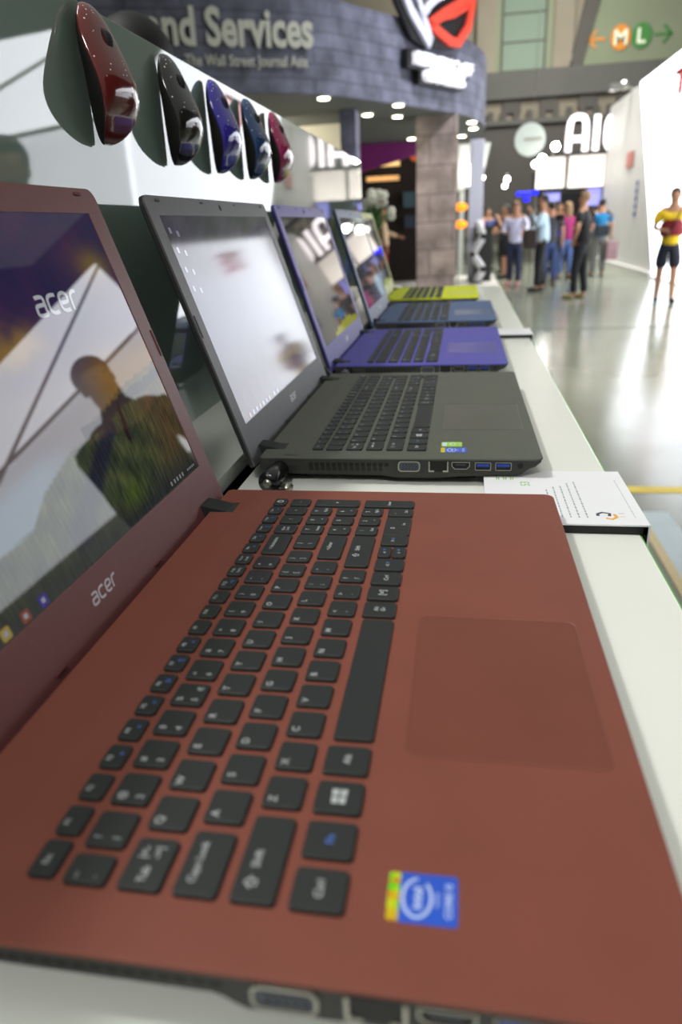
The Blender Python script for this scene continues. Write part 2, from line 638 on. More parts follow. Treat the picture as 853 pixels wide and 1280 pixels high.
def dseg(px, py, ax, ay, bx, by):
    dx, dy = bx - ax, by - ay
    t = max(0, min(1, ((px - ax) * dx + (py - ay) * dy) / (dx * dx + dy * dy)))
    return math.hypot(px - ax - t * dx, py - ay - t * dy), t


def interp(pts, x):
    if x <= pts[0][0]:
        return pts[0][1]
    for (a, b), (c, d) in zip(pts[:-1], pts[1:]):
        if x <= c:
            return b + (d - b) * (x - a) / (c - a)
    return pts[-1][1]


def wall_red(y, t):
    n1 = _noise(y * 0.045, t * 0.05)
    n2 = _noise(y * 0.13 + 3, t * 0.16)
    sky = mixc((30, 28, 62), (58, 34, 66), 0.5 + 0.6 * n1)
    # warm cloud bank low in the sky
    band = math.exp(-((t - 148 - 5 * n1 - 3 * n2) / 11.0) ** 2) * (1 - sstep(225, 262, y))
    sky = mixc(sky, (122, 96, 52), band)
    blob = math.exp(-((y - 338) / 22.0) ** 2 - ((t - 186) / 12.0) ** 2)
    sky = mixc(sky, (112, 96, 40), blob * 0.8)
    glow_ = 1 - sstep(118, 150, t)
    sky = mixc(sky, mixc((92, 84, 84), (124, 92, 44), sstep(255, 300, y)), glow_ * 0.95)
    hill = interp([(100, 62), (165, 66), (185, 78), (223, 90), (262, 92), (299, 99), (330, 101), (365, 105)], y)
    far = interp([(100, 84), (200, 96), (262, 99), (300, 108), (365, 116)], y)
    c = sky
    if t < far + 6:
        if y >= 240 and t < far:
            c = mixc((64, 62, 48), (96, 76, 40), 0.5 + 0.5 * n2)
        if t < hill + 6 and y > 240:
            c = mixc((26, 28, 40), (50, 50, 44), 0.3 + 0.4 * n2)
        if y < 240:
            c = mixc(c, mixc((104, 116, 128), c, sstep(185, 240, y)), sstep(-6, 10, far - t))
    e = sstep(0, 2.0, hill - t)
    g = mixc((66, 72, 44), (38, 46, 36), 0.5 + 0.7 * n2)
    g = mixc(g, (78, 58, 38), sstep(290, 340, y) * (0.6 + 0.4 * n1))
    g = mixc(g, (40, 42, 40), 1 - sstep(34, 56, t))
    d, tt = dseg(y, t, 272, 90, 196, 48)
    g = mixc(g, (26, 28, 46), (1 - sstep(3, 8 + 6 * tt, d)) * 0.85)
    g = mixc(g, (70, 92, 26), math.exp(-((y - 262) / 16.0) ** 2 - ((t - 46) / 8.0) ** 2) * 0.5)
    c = mixc(c, g, e)
    # walking figure
    d, tt = dseg(y, t, 291, 101, 286, 78)
    if d < 1.3 + 2.6 * tt * (1 - 0.4 * tt):
        c = (34, 20, 26)
    d, tt = dseg(y, t, 291, 98, 300, 96)
    if t < 36.2:
        c = mixc(c, (36, 40, 40), 0.75)
    return list(c[:3]) + [e]


def wall_grey(y, t):
    n1 = _noise(y * 0.05, t * 0.06)
    c = mixc((52, 50, 60), (78, 78, 92), 0.5 + 0.5 * n1)
    c = mixc(c, (120, 126, 150), sstep(30, 120, t) * (1 - sstep(150, 190, t)) * 0.7)
    g = mixc((52, 54, 74), (84, 74, 78), 0.5 + 0.6 * _noise(y * 0.2, t * 0.3))
    c = mixc(g, c, sstep(36 + 18 * sstep(250, 60, y), 60 + 30 * sstep(250, 60, y), t))
    return c


def wall_dark(y, t):
    n1 = _noise(y * 0.05, t * 0.06)
    c = mixc((34, 32, 34), (52, 48, 46), 0.5 + 0.5 * n1)
    yy = interp([(19, 30), (150, 52), (250, 60), (362, 50)], y)
    if t < yy - 12 and y > 120:
        c = (150, 150, 40)
    return c


def wall_blue(y, t):
    n1 = _noise(y * 0.05, t * 0.06)
    return mixc((36, 38, 44), (60, 62, 70), 0.5 + 0.5 * n1)


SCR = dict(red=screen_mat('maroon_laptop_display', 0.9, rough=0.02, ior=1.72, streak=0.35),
           grey=screen_mat('charcoal_laptop_display', 0.7, rough=0.07, ior=1.40),
           dark=screen_mat('glossy_laptop_display', 0.8, rough=0.03))


def build_laptop(S):
    root = empty('laptop', (0, 0, H), 0,
                 'maroon laptop nearest the camera, open, with a landscape on its glossy screen', 'laptop', 'open laptops in a row on the counter')
    # lower chassis
    def csec(x):
        a = interp([(4, 7.5), (118, 7.5), (127, 13.8), (238, 13.6), (247, 6.0), (254, 2.4)], x)
        c = interp([(4, 12), (12, 17), (118, 18.5), (127, 19.5), (160, 19.5), (185, 17.2), (228, 15.6), (250, 7.0), (254, 2.8)], x)
        b = 0.8 + max(0.5, (c - a) * 0.5)
        return a, max(c, a + 0.3), b
    mb = MB()
    secs = []
    for x in (4, 8, 12, 60, 116, 120, 124, 128, 160, 172, 185, 200, 228, 238, 244, 250, 254):
        a, c, b = csec(x)
        secs.append([P(x, 1.4, -1.2), P(x, 1.4, -a), P(x, b + 0.6, -c), P(x, W - b, -c), P(x, W - 0.8, -a), P(x, W - 0.8, -1.2)])
    mb.rings(secs, 0, False, True)
    ch = mb.build('chassis', M['chassis'], root)
    # side vents on the sloping flank
    v = MB()
    for i in range(14):
        x = 50 + i * 5.3
        def sl(z):
            return 0.8 + max(0, (-z - 7.5) * 0.5)
        vs = []
        for xx in (x, x + 3.7):
            for z in (-4.6, -7.5, -13.2):
                vs.append(P(xx, sl(z) + 0.45, z))
        v.add(vs, [(0, 1, 4, 3), (1, 2, 5, 4)], 0)
        v.add([(a_, b_ + 1.2 * mm, c_) for a_, b_, c_ in vs] + vs, [(0, 6, 7, 1), (1, 7, 8, 2), (4, 10, 9, 3), (5, 11, 10, 4), (2, 8, 11, 5), (3, 9, 6, 0)], 0)
    v.build('side_vent', M['hole'], ch)
    # ports
    def fnx(u, v, h):
        return P(u - 1.5, 1.4 - h, v + 0.8)
    def frame(outer, inner, mi, mb, d):
        n = len(outer)
        vs = [fnx(u, v, 0) for u, v in outer] + [fnx(u, v, d) for u, v in outer] + [fnx(u, v, d) for u, v in inner] + [fnx(u, v, 0.1) for u, v in inner]
        fs = []
        for k in range(3):
            for i in range(n):
                j = (i + 1) % n
                fs.append((k * n + i, k * n + j, (k + 1) * n + j, (k + 1) * n + i))
        mb.add(vs, fs, mi)
    def trap(x0, x1, z0, z1, c):
        return [(x0, z1), (x0, z0 + c), (x0 + c, z0), (x1 - c, z0), (x1, z0 + c), (x1, z1)]
    p = MB()
    o = [(x, z) for x, z in rrect(132.5, 152, -13.2, -3.6, 3.0, 3)]
    i_ = [(x, z) for x, z in rrect(133.4, 151.1, -12.4, -4.4, 2.5, 3)]
    frame(o, i_, 0, p, 1.1)
    p.prism(i_, fnx, 0.1, 0.5, 1)
    for r in range(3):
        for k in range(5):
            p.box((135.1 + k * 2.7 + (r % 2)) * mm, (136.1 + k * 2.7 + (r % 2)) * mm, 0.6 * mm, 1.1 * mm, (-6.2 - r * 2.0) * mm, (-5.3 - r * 2.0) * mm, 2)
    p.build('vga_port', [M['metal'], M['vga'], M['hole']], ch)
    p = MB()
    p.prism([(159.5, -3.4), (159.5, -13), (176.8, -13), (176.8, -3.4)], fnx, 0.1, 0.3, 1)
    for q in ([(159.5, -3.8), (160.6, -3.8), (160.6, -11.9), (164.3, -11.9), (164.3, -13.2), (159.5, -13.2)], [(176.8, -3.8), (175.7, -3.8), (175.7, -11.9), (172.0, -11.9), (172.0, -13.2), (176.8, -13.2)]):
        p.prism(q, fnx, 0.1, 1.0, 0)
    p.build('network_port', [M['metal'], M['hole']], ch)
    p = MB()
    o = trap(179.6, 195.4, -10.6, -4.0, 2.6)
    i_ = trap(180.2, 194.8, -10.1, -4.5, 2.3)
    frame(o, i_, 0, p, 0.7)
    p.prism(i_, fnx, 0.1, 0.25, 1)
    p.box(181.5 * mm, 190.5 * mm, 0.9 * mm, 1.3 * mm, -6.2 * mm, -5.2 * mm, 2)
    p.build('hdmi_port', [M['metal'], M['hole'], M['vga']], ch)
    for x in (199.8, 217.2):
        p = MB()
        o = rrect(x, x + 13.6, -11.4, -4.2, 0.8, 2)
        i_ = rrect(x + 0.45, x + 13.15, -11.0, -4.6, 0.5, 2)
        frame(o, i_, 0, p, 0.7)
        p.prism(i_, fnx, 0.1, 0.2, 1)
        p.box((x - 0.1) * mm, (x + 10.7) * mm, 0.8 * mm, 1.3 * mm, -7.3 * mm, -4.8 * mm, 2)
        p.build('usb_port', [M['metal'], M['hole'], M['usb']], ch)
    p = MB()
    o = [(238.4 + 2.6 * math.cos(a * PI / 8), -7 + 2.6 * math.sin(a * PI / 8)) for a in range(16)]
    i_ = [(238.4 + 1.6 * math.cos(a * PI / 8), -7 + 1.6 * math.sin(a * PI / 8)) for a in range(16)]
    frame(o, i_, 0, p, 0.5)
    p.prism(i_, fnx, 0.1, 0.2, 1)
    p.build('audio_jack', [M['rubber'], M['hole']], ch)
    for x in (24, 182):
        for y in (22, W - 34):
            MB().box(x * mm, (x + 18) * mm, y * mm, (y + 12) * mm, -25 * mm, -16.0 * mm).build('foot', M['rubber'], ch, bevel=1 * mm)
    # deck with hinge notches
    out = []
    r = 7.0
    for i in range(7):
        a = -PI / 2 + PI / 2 * i / 6
        out.append((DP - r + r * math.cos(a), 0.8 + r + r * math.sin(a)))
    for i in range(7):
        a = PI / 2 * i / 6
        out.append((DP - r + r * math.cos(a), W - r + r * math.sin(a)))
    out += [(7, W), (4, W - 2.5), (4, 355.3), (21.5, 355.3), (21.5, 334.6), (4, 334.6), (4, 47), (21.5, 47), (21.5, 26.4), (4, 26.4), (4, 3.3), (7, 0.8)]
    bm = bmesh.new()
    vs = [bm.verts.new(P(x, y, 0)) for x, y in out]
    f = bm.faces.new(vs)
    bm.normal_update()
    if f.normal.z < 0:
        f.normal_flip()
    r_ = bmesh.ops.extrude_face_region(bm, geom=[f])
    ev = [g for g in r_['geom'] if isinstance(g, bmesh.types.BMVert)]
    bmesh.ops.translate(bm, verts=ev, vec=(0, 0, -1.9 * mm))
    bmesh.ops.recalc_face_normals(bm, faces=bm.faces)
    me = D.meshes.new('deck')
    bm.to_mesh(me)
    bm.free()
    me.materials.append(S['deck'])
    deck = D.objects.new('deck', me)
    C.objects.link(deck)
    deck.parent = root
    b = deck.modifiers.new("Bevel", 'BEVEL')
    b.width = 0.7 * mm
    b.segments = 3
    b.limit_method = 'ANGLE'
    # floor of the keyboard area: faint raised strip behind the function row
    mb = MB()
    rs = []
    for x, z in ((24.5, 0.01), (29, 0.45), (36, 0.45), (41.5, 0.01)):
        rs.append([P(x, 8, z), P(x, W - 8, z)])
    vs = [q for r2 in rs for q in r2]
    mb.add(vs, [(2 * k, 2 * k + 2, 2 * k + 3, 2 * k + 1) for k in range(3)], 0, True)
    mb.build('speaker_ridge', S['deck'], deck)
    build_keys(deck)
    # touchpad
    tp = MB()
    o = rrect(167.2, 246.2, 92.6, 199, 5, 5)
    i1 = rrect(167.9, 245.5, 93.3, 198.3, 4.4, 5)
    i2 = rrect(168.3, 245.1, 93.7, 197.9, 4.2, 5)
    n = len(o)
    vs = [P(x, y, 0.02) for x, y in o] + [P(x, y, 0.22) for x, y in i1] + [P(x, y, 0.05) for x, y in i2]
    fs = [(k * n + i, k * n + (i + 1) % n, (k + 1) * n + (i + 1) % n, (k + 1) * n + i) for k in range(2) for i in range(n)] + [[2 * n + i for i in range(n)]]
    tp.add(vs, fs, 0)
    tp.build('touchpad', S['pad'], deck)
    # hinges
    for y in (28.5, 336.5):
        q = [(-6, -7), (16.5, -6), (17.5, -3.0), (15.5, -0.6), (11, 1.0), (5, 2.2), (-1, 3.4), (-3.6, 3.6)]
        MB().prism(q, lambda u, v, h: P(u, h, v), y, y + 17, 0).build('hinge', M['hinge'], root, bevel=0.5 * mm)
    # lid
    lid_rot = (0, -math.radians(17.2), 0)
    lid = MB()
    outer = rrect(0.3, W - 0.3, -6.5, 237.3, [8, 8, 3, 3], 5)
    bm = bmesh.new()
    ov = [bm.verts.new(P(0, a, b_)) for a, b_ in outer]
    inn = [(19.2, 30.4), (362.4, 30.4), (362.4, 220.8), (19.2, 220.8)]
    iv = [bm.verts.new(P(0, a, b_)) for a, b_ in inn]
    es = [bm.edges.new((ov[i], ov[(i + 1) % len(ov)])) for i in range(len(ov))] + [bm.edges.new((iv[i], iv[(i + 1) % 4])) for i in range(4)]
    bmesh.ops.triangle_fill(bm, edges=es, use_beauty=True)
    for f in bm.faces:
        f.normal_update()
        if f.normal.x < 0:
            f.normal_flip()
    r_ = bmesh.ops.extrude_face_region(bm, geom=list(bm.faces))
    ev = [g for g in r_['geom'] if isinstance(g, bmesh.types.BMVert)]
    bmesh.ops.translate(bm, verts=ev, vec=(-1.8 * mm, 0, 0))
    bmesh.ops.recalc_face_normals(bm, faces=bm.faces)
    me = D.meshes.new('lid')
    bm.to_mesh(me)
    bm.free()
    me.materials.append(S['bezel'])
    lid = D.objects.new('lid', me)
    C.objects.link(lid)
    lid.parent = root
    lid.location = P(-2, 0, -3)
    lid.rotation_euler = lid_rot
    b = lid.modifiers.new("Bevel", 'BEVEL')
    b.width = 0.4 * mm
    b.segments = 2
    b.limit_method = 'ANGLE'
    bk = MB()
    o2 = rrect(0, W, -6.8, 237.6, [8, 8, 3, 3], 5)
    o3 = rrect(2.5, W - 2.5, -4.5, 235, [6.5, 6.5, 2, 2], 5)
    bk.rings([[P(-1.7, a, b_) for a, b_ in o2][::-1], [P(-4.8, a, b_) for a, b_ in o2][::-1], [P(-6.6, a, b_) for a, b_ in o3][::-1]], 0, False, True)
    bk.build('back_cover', S['back'], lid)
    sm = screen_mesh('screen', wall_red, 190, 106)
    sm.materials.append(SCR['red'])
    sc = D.objects.new('screen', sm)
    C.objects.link(sc)
    sc.parent = lid
    lf = lambda u, v, h: P(h, u, v)
    lg = MB()
    acer(lg, lf, 178.5, 12.2, 28.5, 6.6, 0, 0.12)
    lg.build('brand_mark', M['silver'], lid)
    for (y, t, w, h) in ((27, 233.2, 8, 2.2), (137, 233.2, 7, 1.6), (245, 233.2, 6, 1.4), (357, 233.2, 8, 2.2), (134, 1.6, 9, 1.6), (251, 1.6, 9, 1.6)):
        MB().box(-0.1 * mm, 0.9 * mm, (y - w / 2) * mm, (y + w / 2) * mm, (t - h / 2) * mm, (t + h / 2) * mm).build('bumper', S['rub'], lid, bevel=0.4 * mm)
    for y in (3.4, W - 3.4):
        MB().box(-0.1 * mm, 0.6 * mm, (y - 0.9) * mm, (y + 0.9) * mm, 116 * mm, 136 * mm).build('bumper', S['rub'], lid, bevel=0.3 * mm)
    wc = MB()
    wc.tube([P(-0.2, 191, 229.5), P(0.35, 191, 229.5)], 3.2 * mm, 16, 0)
    wc.tube([P(0.3, 191, 229.5), P(0.5, 191, 229.5)], 1.6 * mm, 12, 1)
    wc.build('webcam', [S['rub'], M['hole']], lid)
    return root


laptop1 = build_laptop(RED)


def recolor(root, S0, S1):
    for o in walk(root):
        if o.type != 'MESH':
            continue
        for i, sl in enumerate(o.material_slots):
            for k in S0:
                if sl.material == S0[k]:
                    sl.link = 'OBJECT'
                    sl.material = S1[k]


def set_screen(root, me, m):
    me.materials.append(m)
    for o in walk(root):
        if o.name.startswith('screen'):
            o.data = me


SP = [(GREY, 2, 464, 'charcoal grey laptop, second in the row behind the maroon one, with two small stickers', wall_grey, 'grey'),
      (PURP, -2, 901, 'violet laptop, third in the row, between the charcoal and the steel blue ones', wall_dark, 'dark'),
      (BLUE, 3, 1380, 'steel blue laptop, fourth in the row, in front of the yellow one', wall_blue, 'dark'),
      (YEL, -24, 1842, 'lime yellow laptop at the far end of the row', wall_dark, 'dark')]
laps = [laptop1]
for S, x, y, lab, wf, sk in SP:
    r = copy_tree(laptop1)
    r.location = (x * mm, y * mm, H)
    r['label'] = lab
    recolor(r, RED, S)
    set_screen(r, screen_mesh('screen', wf, 80, 44), SCR[sk])
    laps.append(r)
lid1 = [o for o in laptop1.children if o.name.startswith('lid')][0]
deck1 = [o for o in laptop1.children if o.name.startswith('deck')][0]
scr1 = [o for o in lid1.children if o.name.startswith('screen')][0]
# on-screen mark and taskbar of the maroon laptop
def sglow(name, col, st):
    m = mat(name, (4, 4, 5), rough=0.02, ior=1.72, emit=col, es=st, var=0.0)
    return m



lf = lambda u, v, h: P(h, u, v)
mb = MB()
acer(mb, lf, 252.5, 162.0, 49, 11.5, 0, -0.35)
mb.build('screen_mark', sglow('screen_mark_glow', (190, 195, 200), 0.6), scr1 if False else lid1)
icol = [((58, 46, 130), 147.6), ((120, 60, 46), 132.6), ((150, 130, 60), 117), ((60, 80, 170), 105)]
for k, (c, y) in enumerate(icol):
    mb = MB()
    mb.prism(rrect(y - 3.4, y + 3.4, 31.4, 37.4, 1.2, 3), lf, -0.45, -0.35, 0)
    mb.prism(rrect(y - 1.5, y + 1.5, 33.2, 35.8, 0.6, 2), lf, -0.36, -0.32, 1)
    mb.build('taskbar_icon', [sglow('icon_%s' % 'abcd'[k], c, 0.7), sglow('icon_glyph', (170, 170, 180), 0.5)], lid1)
mb = MB()
for i, y in enumerate((312, 318, 323, 328, 333)):
    mb.prism(rrect(y - 1.1, y + 1.1, 33, 36, 0.4, 2), lf, -0.45, -0.35, 0)
for y in (343, 346, 349, 352, 355):
    mb.prism(rrect(y - 0.8, y + 0.8, 33.6, 35.2, 0.3, 2), lf, -0.45, -0.35, 0)
mb.build('taskbar_clock', sglow('tray_glow', (150, 150, 150), 0.5), lid1)
lid2 = [o for o in laps[1].children if o.name.startswith('lid')][0]
mb = MB()
for i, y in enumerate((40, 52, 64, 76, 88, 100, 112, 132, 146)):
    mb.prism(rrect(y - 2.4, y + 2.4, 32, 36.5, 0.9, 2), lf, -0.45, -0.35, i % 3)
mb.build('taskbar_icon', [sglow('icon_red', (130, 70, 90), 0.6), sglow('icon_pale', (120, 120, 160), 0.6), sglow('icon_blue', (80, 90, 150), 0.6)], lid2)
mb = MB()
for r in range(4):
    for c_ in range(2):
        yy = 30 + c_ * 15
        tt = 208 - r * 17 - c_ * 3
        mb.prism(rrect(yy - 2.5, yy + 2.5, tt - 2.5, tt + 2.5, 0.8, 2), lf, -0.45, -0.35, 0)
mb.build('desktop_icon', [sglow('desktop_icon_glow', (150, 155, 175), 0.5)], lid2)

# stickers
lid2.rotation_euler = (0, -math.radians(17.7), 0)
deck2 = [o for o in laps[1].children if o.name.startswith('deck')][0]
m_blue = mat('sticker_blue', (34, 84, 196), rough=0.3, coat=0.5)
m_pale = mat('sticker_pale', (190, 205, 235), rough=0.4)
m_green = mat('sticker_green', (150, 200, 20), rough=0.35)


def holo_mat():
    m = mat('sticker_hologram', (200, 180, 60), rough=0.25, metal=0.5)
    nt = m.node_tree
    b = nt.nodes["Principled BSDF"]
    v = nt.nodes.new("ShaderNodeTexVoronoi")
    v.inputs["Scale"].default_value = 380
    tc = [n for n in nt.nodes if n.type == 'TEX_COORD'][0]
    nt.links.new(tc.outputs["Object"], v.inputs["Vector"])
    hs = nt.nodes.new("ShaderNodeHueSaturation")
    hs.inputs["Color"].default_value = (0.9, 0.55, 0.1, 1)
    hs.inputs["Saturation"].default_value = 1.1
    sp = nt.nodes.new("ShaderNodeSeparateColor")
    nt.links.new(v.outputs["Color"], sp.inputs[0])
    mr = nt.nodes.new("ShaderNodeMapRange")
    mr.inputs[3].default_value = 0.42
    mr.inputs[4].default_value = 0.72
    nt.links.new(sp.outputs[0], mr.inputs[0])
    nt.links.new(mr.outputs[0], hs.inputs["Hue"])
    nt.links.new(hs.outputs[0], b.inputs["Base Color"])
    return m


m_holo = holo_mat()


def chip_sticker(deck, x0, x1, y0, y1, k=1.0):
    mb = MB()
    e = [(x1, y0), (x1, y1), (x0, y1), (x0, y0)]
    xs = x0 + (x1 - x0) * 0.17
    mb.prism(rrect(xs, x1, y0, y1, 0.8 * k, 2), lambda u, v, h: P(u, v, h), 0.01, 0.15, 0)
    mb.prism(rrect(x0, xs, y0 + 0.3 * k, y1 - 0.3 * k, 0.8 * k, 2), lambda u, v, h: P(u, v, h), 0.01, 0.15, 1)
    cx, cy = x0 + (x1 - x0) * 0.42, (y0 + y1) / 2
    fn = deckfn(cx, cy)
    n = 28
    ell = [(6.6 * k * math.cos(a * 2 * PI / n), 4.4 * k * math.sin(a * 2 * PI / n)) for a in range(n - 2)]
    mb.stroke(ell, 0.9 * k, fn, h=0.19, mi=2, it=1)
    mb.text('intel', 4.6 * k, fn, 0, 0, mi=2, h=0.2, bold=0.02)
    mb.text('inside', 2.2 * k, fn, 0, -6.0 * k, mi=2, h=0.2)
    mb.text('CORE i5', 3.0 * k, deckfn(x0 + (x1 - x0) * 0.87, cy), 0, 0, mi=2, h=0.2, bold=0.02, width=12 * k)
    s = mb.build('sticker', [m_blue, m_holo, m_pale], deck)
    s['label'] = 'blue processor sticker with a hologram strip'
    return s


chip_sticker(deck1, 167, 188.5, 22.6, 40.0)
chip_sticker(deck2, 168, 191, 18.5, 33.0, 0.85)
mb = MB()
mb.prism(rrect(168, 187, 36.0, 50.5, 2.2, 3), lambda u, v, h: P(u, v, h), 0.01, 0.15, 0)
mb.prism(rrect(169, 173, 38.0, 48.5, 1, 2), lambda u, v, h: P(u, v, h), 0.14, 0.2, 1)
fn = deckfn(178.5, 43.5)
mb.stroke([(-4, 0), (-2, 2.5), (2, 2.6), (4.5, 0), (2, -2.4), (-2, -2.4), (-4, 0)], 1.2, fn, h=0.2, mi=1)
mb.text('NVIDIA', 2.4, deckfn(184.6, 43.3), 0, 0, mi=1, h=0.2, width=10, bold=0.02)
s = mb.build('sticker', [m_green, m_pale], deck2)
s['label'] = 'lime green graphics sticker'

# ------------------------------------------------------------------ counter, ledge, glass
m_white = mat('counter_white', (226, 228, 220), rough=0.28, coat=0.25, var=0.015, scale=8)
m_green_edge = mat('glass_edge_green', (110, 175, 90), rough=0.2)
m_cab = mat('counter_front', (215, 218, 212), rough=0.4, var=0.03)
m_dark = mat('trough_dark', (24, 24, 22), rough=0.8)
cr = empty('display_counter', (0, 0.9, 0), 0, 'long white display counter carrying the row of laptops', 'counter')


def cbox(name, m, x0, x1, y0, y1, z0, z1, parent=None, bevel=0.0):
    mb = MB()
    oy = 0.9 if parent is cr else 0
    mb.box(x0, x1, y0 - oy, y1 - oy, z0, z1)
    return mb.build(name, m, parent, bevel=bevel)


cbox('worktop', m_white, -0.012, 0.3175, -0.7, 2.47, CT - 0.012, CT, cr, 0.001)
cbox('edge_strip', m_green_edge, 0.3176, 0.3186, -0.7, 2.47, CT - 0.012, CT - 0.001, cr)
cbox('front_panel', m_cab, -0.012, 0.314, -0.69, 2.46, 0.0, CT - 0.012, cr)
cbox('cable_trough', m_dark, -0.03, -0.012, -0.69, 2.46, CT - 0.09, CT - 0.06, cr)
cbox('rear_ledge', m_white, -0.124, -0.025, -0.7, 2.47, CT - 0.003, CT + 0.013, cr, 0.001)
cbox('rear_cabinet', m_dark, -0.124, -0.030, -0.69, 2.46, 0.0, CT - 0.003, cr)


def glass_mat():
    m = D.materials.new('dark_green_glass')
    m.use_nodes = True
    nt = m.node_tree
    b = nt.nodes["Principled BSDF"]
    tc = nt.nodes.new("ShaderNodeTexCoord")
    n = nt.nodes.new("ShaderNodeTexNoise")
    n.inputs["Scale"].default_value = 3
    nt.links.new(tc.outputs["Object"], n.inputs["Vector"])
    r = nt.nodes.new("ShaderNodeValToRGB")
    r.color_ramp.elements[0].color = lin((140, 160, 150)) + [1]
    r.color_ramp.elements[1].color = lin((148, 168, 158)) + [1]
    nt.links.new(n.outputs["Fac"], r.inputs["Fac"])
    nt.links.new(r.outputs["Color"], b.inputs["Base Color"])
    b.inputs["Roughness"].default_value = 0.03
    b.inputs["IOR"].default_value = 2.15
    return m


gp = MB()
gp.box(-0.132, -0.1225, -0.7, 2.2, CT + 0.013, H + 0.368)
g = gp.build('glass_panel', glass_mat(), bevel=0.0006)
tag(g, 'tall glossy grey-green glass panel behind the laptops with mice mounted on it', 'glass panel')

# information cards
m_card = mat('card_white', (232, 233, 236), rough=0.35, coat=0.2, var=0.01)
m_black = mat('card_black', (16, 16, 17), rough=0.5)
m_greyp = mat('print_grey', (158, 160, 164), rough=0.6)
m_orange = mat('print_orange', (225, 165, 60), rough=0.6)
m_navy = mat('print_navy', (62, 66, 80), rough=0.6)


def card(name, x0, x1, y0, y1, loc, label, detailed):
    root = empty(name, loc, 0, label, 'information card', 'bent information cards on the counter')
    mb = MB()
    t = 0.0012
    z = 0.008
    xe = x1
    pts = [(x0, z), (xe, z), (xe, z - 0.022), (xe - t, z - 0.022), (xe - t, z - t), (x0, z - t)]
    mb.prism(pts, lambda u, v, h: (u, h, v), y0, y1, 0)
    mb.build('panel', m_card, root)
    mb = MB()
    mb.box(x0 + 0.002, xe - t - 0.0002, y0 + 0.0008, y1 - 0.001, 0.0003, z - t)
    mb.build('spacer', m_black, root)
    mb = MB()
    mb.box(xe - t - 0.003, xe - t, y0 + 0.0008, y1 - 0.001, -0.021, z - t)
    mb.build('front_backing', m_black, root)
    if detailed:
        # print runs along the counter: reading direction -Y ... text up = -X
        ink = MB()
        def fn(u, v, h):
            return (x0 + v * mm, y0 + u * mm, z + h * mm)
        rnd = random.Random(5)
        for k, (v, ln) in enumerate(((50, 60), (56, 64), (62, 68), (68, 72), (74, 76))):
            u = 12
            while u < 12 + ln:
                w = rnd.uniform(2, 6)
                ink.add([fn(u + a, v + b, 0.06) for a, b in ((0, -0.55), (w, -0.55), (w, 0.55), (0, 0.55))], [(0, 3, 2, 1)], 0)
                u += w + 1.3
        for k in range(3):
            for j in range(2):
                ink.add([fn(94 + a, 11 + k * 6 + b + j * 1.8, 0.06) for a, b in ((0, -0.5), (8 - 2 * j, -0.5), (8 - 2 * j, 0.5), (0, 0.5))], [(0, 3, 2, 1)], 1)
        u = 14
        while u < 92:
            w = rnd.uniform(2, 5)
            ink.add([fn(u + a, 108 + b, 0.06) for a, b in ((0, -0.3), (w, -0.3), (w, 0.3), (0, 0.3))], [(0, 3, 2, 1)], 4)
            u += w + 1
        # green numerals and hexagonal mark
        f2 = lambda u, v, h: (x0 + (34 - v) * mm, y0 + (84 + u) * mm, z + h * mm)
        ink.text('53', 11, f2, 0, 0, mi=1, h=0.07)
        f3 = lambda u, v, h: (x0 + (88 + u) * mm, y0 + (17 + v) * mm, z + h * mm)
        ink.stroke([(-6, 3), (-2, 6), (3, 4), (2, -1)], 2.6, f3, h=0.07, mi=2, it=0)
        ink.stroke([(-6, 3), (-6, -1)], 2.4, f3, h=0.07, mi=2, it=0)
        ink.stroke([(-1, -5), (3, -7), (7, -3), (6, 3)], 2.6, f3, h=0.08, mi=3, it=0)
        ink.add([f3(a, b, 0.08) for a, b in ((9.5, 4), (13.5, 4), (13.5, 4.8), (9.5, 4.8))], [(0, 1, 2, 3)], 0)
        ink.add([f3(a, b, 0.08) for a, b in ((9.5, -2), (13.5, -2), (13.5, -1.4), (9.5, -1.4))], [(0, 1, 2, 3)], 3)
        ink.build('printing', [m_greyp, mat('print_green', (130, 190, 60), rough=0.6), m_navy, m_orange, mat('print_fine', (175, 176, 180), rough=0.6)], root)
    return root


card('information_card', 0.208, 0.3235, 0.366, 0.484, (0, 0, CT), 'white folded information card with a small orange and dark mark beside the maroon laptop', True)
card('information_card', 0.215, 0.3235, 1.292, 1.372, (0, 0, CT), 'plain white folded card between the violet and steel blue laptops', False)

# ------------------------------------------------------------------ security locks and cables
m_lock = mat('lock_black', (20, 20, 21), rough=0.25, coat=0.4)
m_cable = mat('cable_black', (22, 22, 23), rough=0.35, coat=0.3)
m_wcable = mat('clip_white', (205, 208, 200), rough=0.4)


def lock(y, x, label):
    root = empty('cable_lock', (x, y, CT), 0, label, 'cable lock', 'cable locks on the laptop sides')
    mb = MB()
    a = Vector((0.004, -0.034, 0.0125))
    b = Vector((0.008, -0.0015, 0.0150))
    mb.tube([a, a.lerp(b, 0.08), a.lerp(b, 0.55), a.lerp(b, 0.6), b], [0.0085, 0.0095, 0.0095, 0.008, 0.008], 24, 0)
    mb.build('barrel', m_lock, root)
    MB().tube([a + Vector((-0.0002, -0.0012, -0.0001)), a + Vector((0, 0.001, 0))], 0.004, 16, 0).build('key_core', M['metal'], root)
    mb = MB()
    mb.tube([(0.004, -0.02, 0.004), (0.016, -0.024, 0.006), (0.021, -0.028, 0.0072), (0.02, -0.034, 0.0065)], [0.003, 0.0045, 0.0045, 0.003], 10, 0)
    mb.build('swivel', M['metal'], root)
    mb = MB()
    mb.tube([(0.019, -0.035, 0.0055), (0.004, -0.046, 0.0036), (-0.012, -0.050, 0.003), (-0.028, -0.053, 0.004), (-0.036, -0.04, -0.004), (-0.042, -0.02, -0.03)], 0.0026, 10, 0)
    mb.build('cable', m_cable, root)
    return root


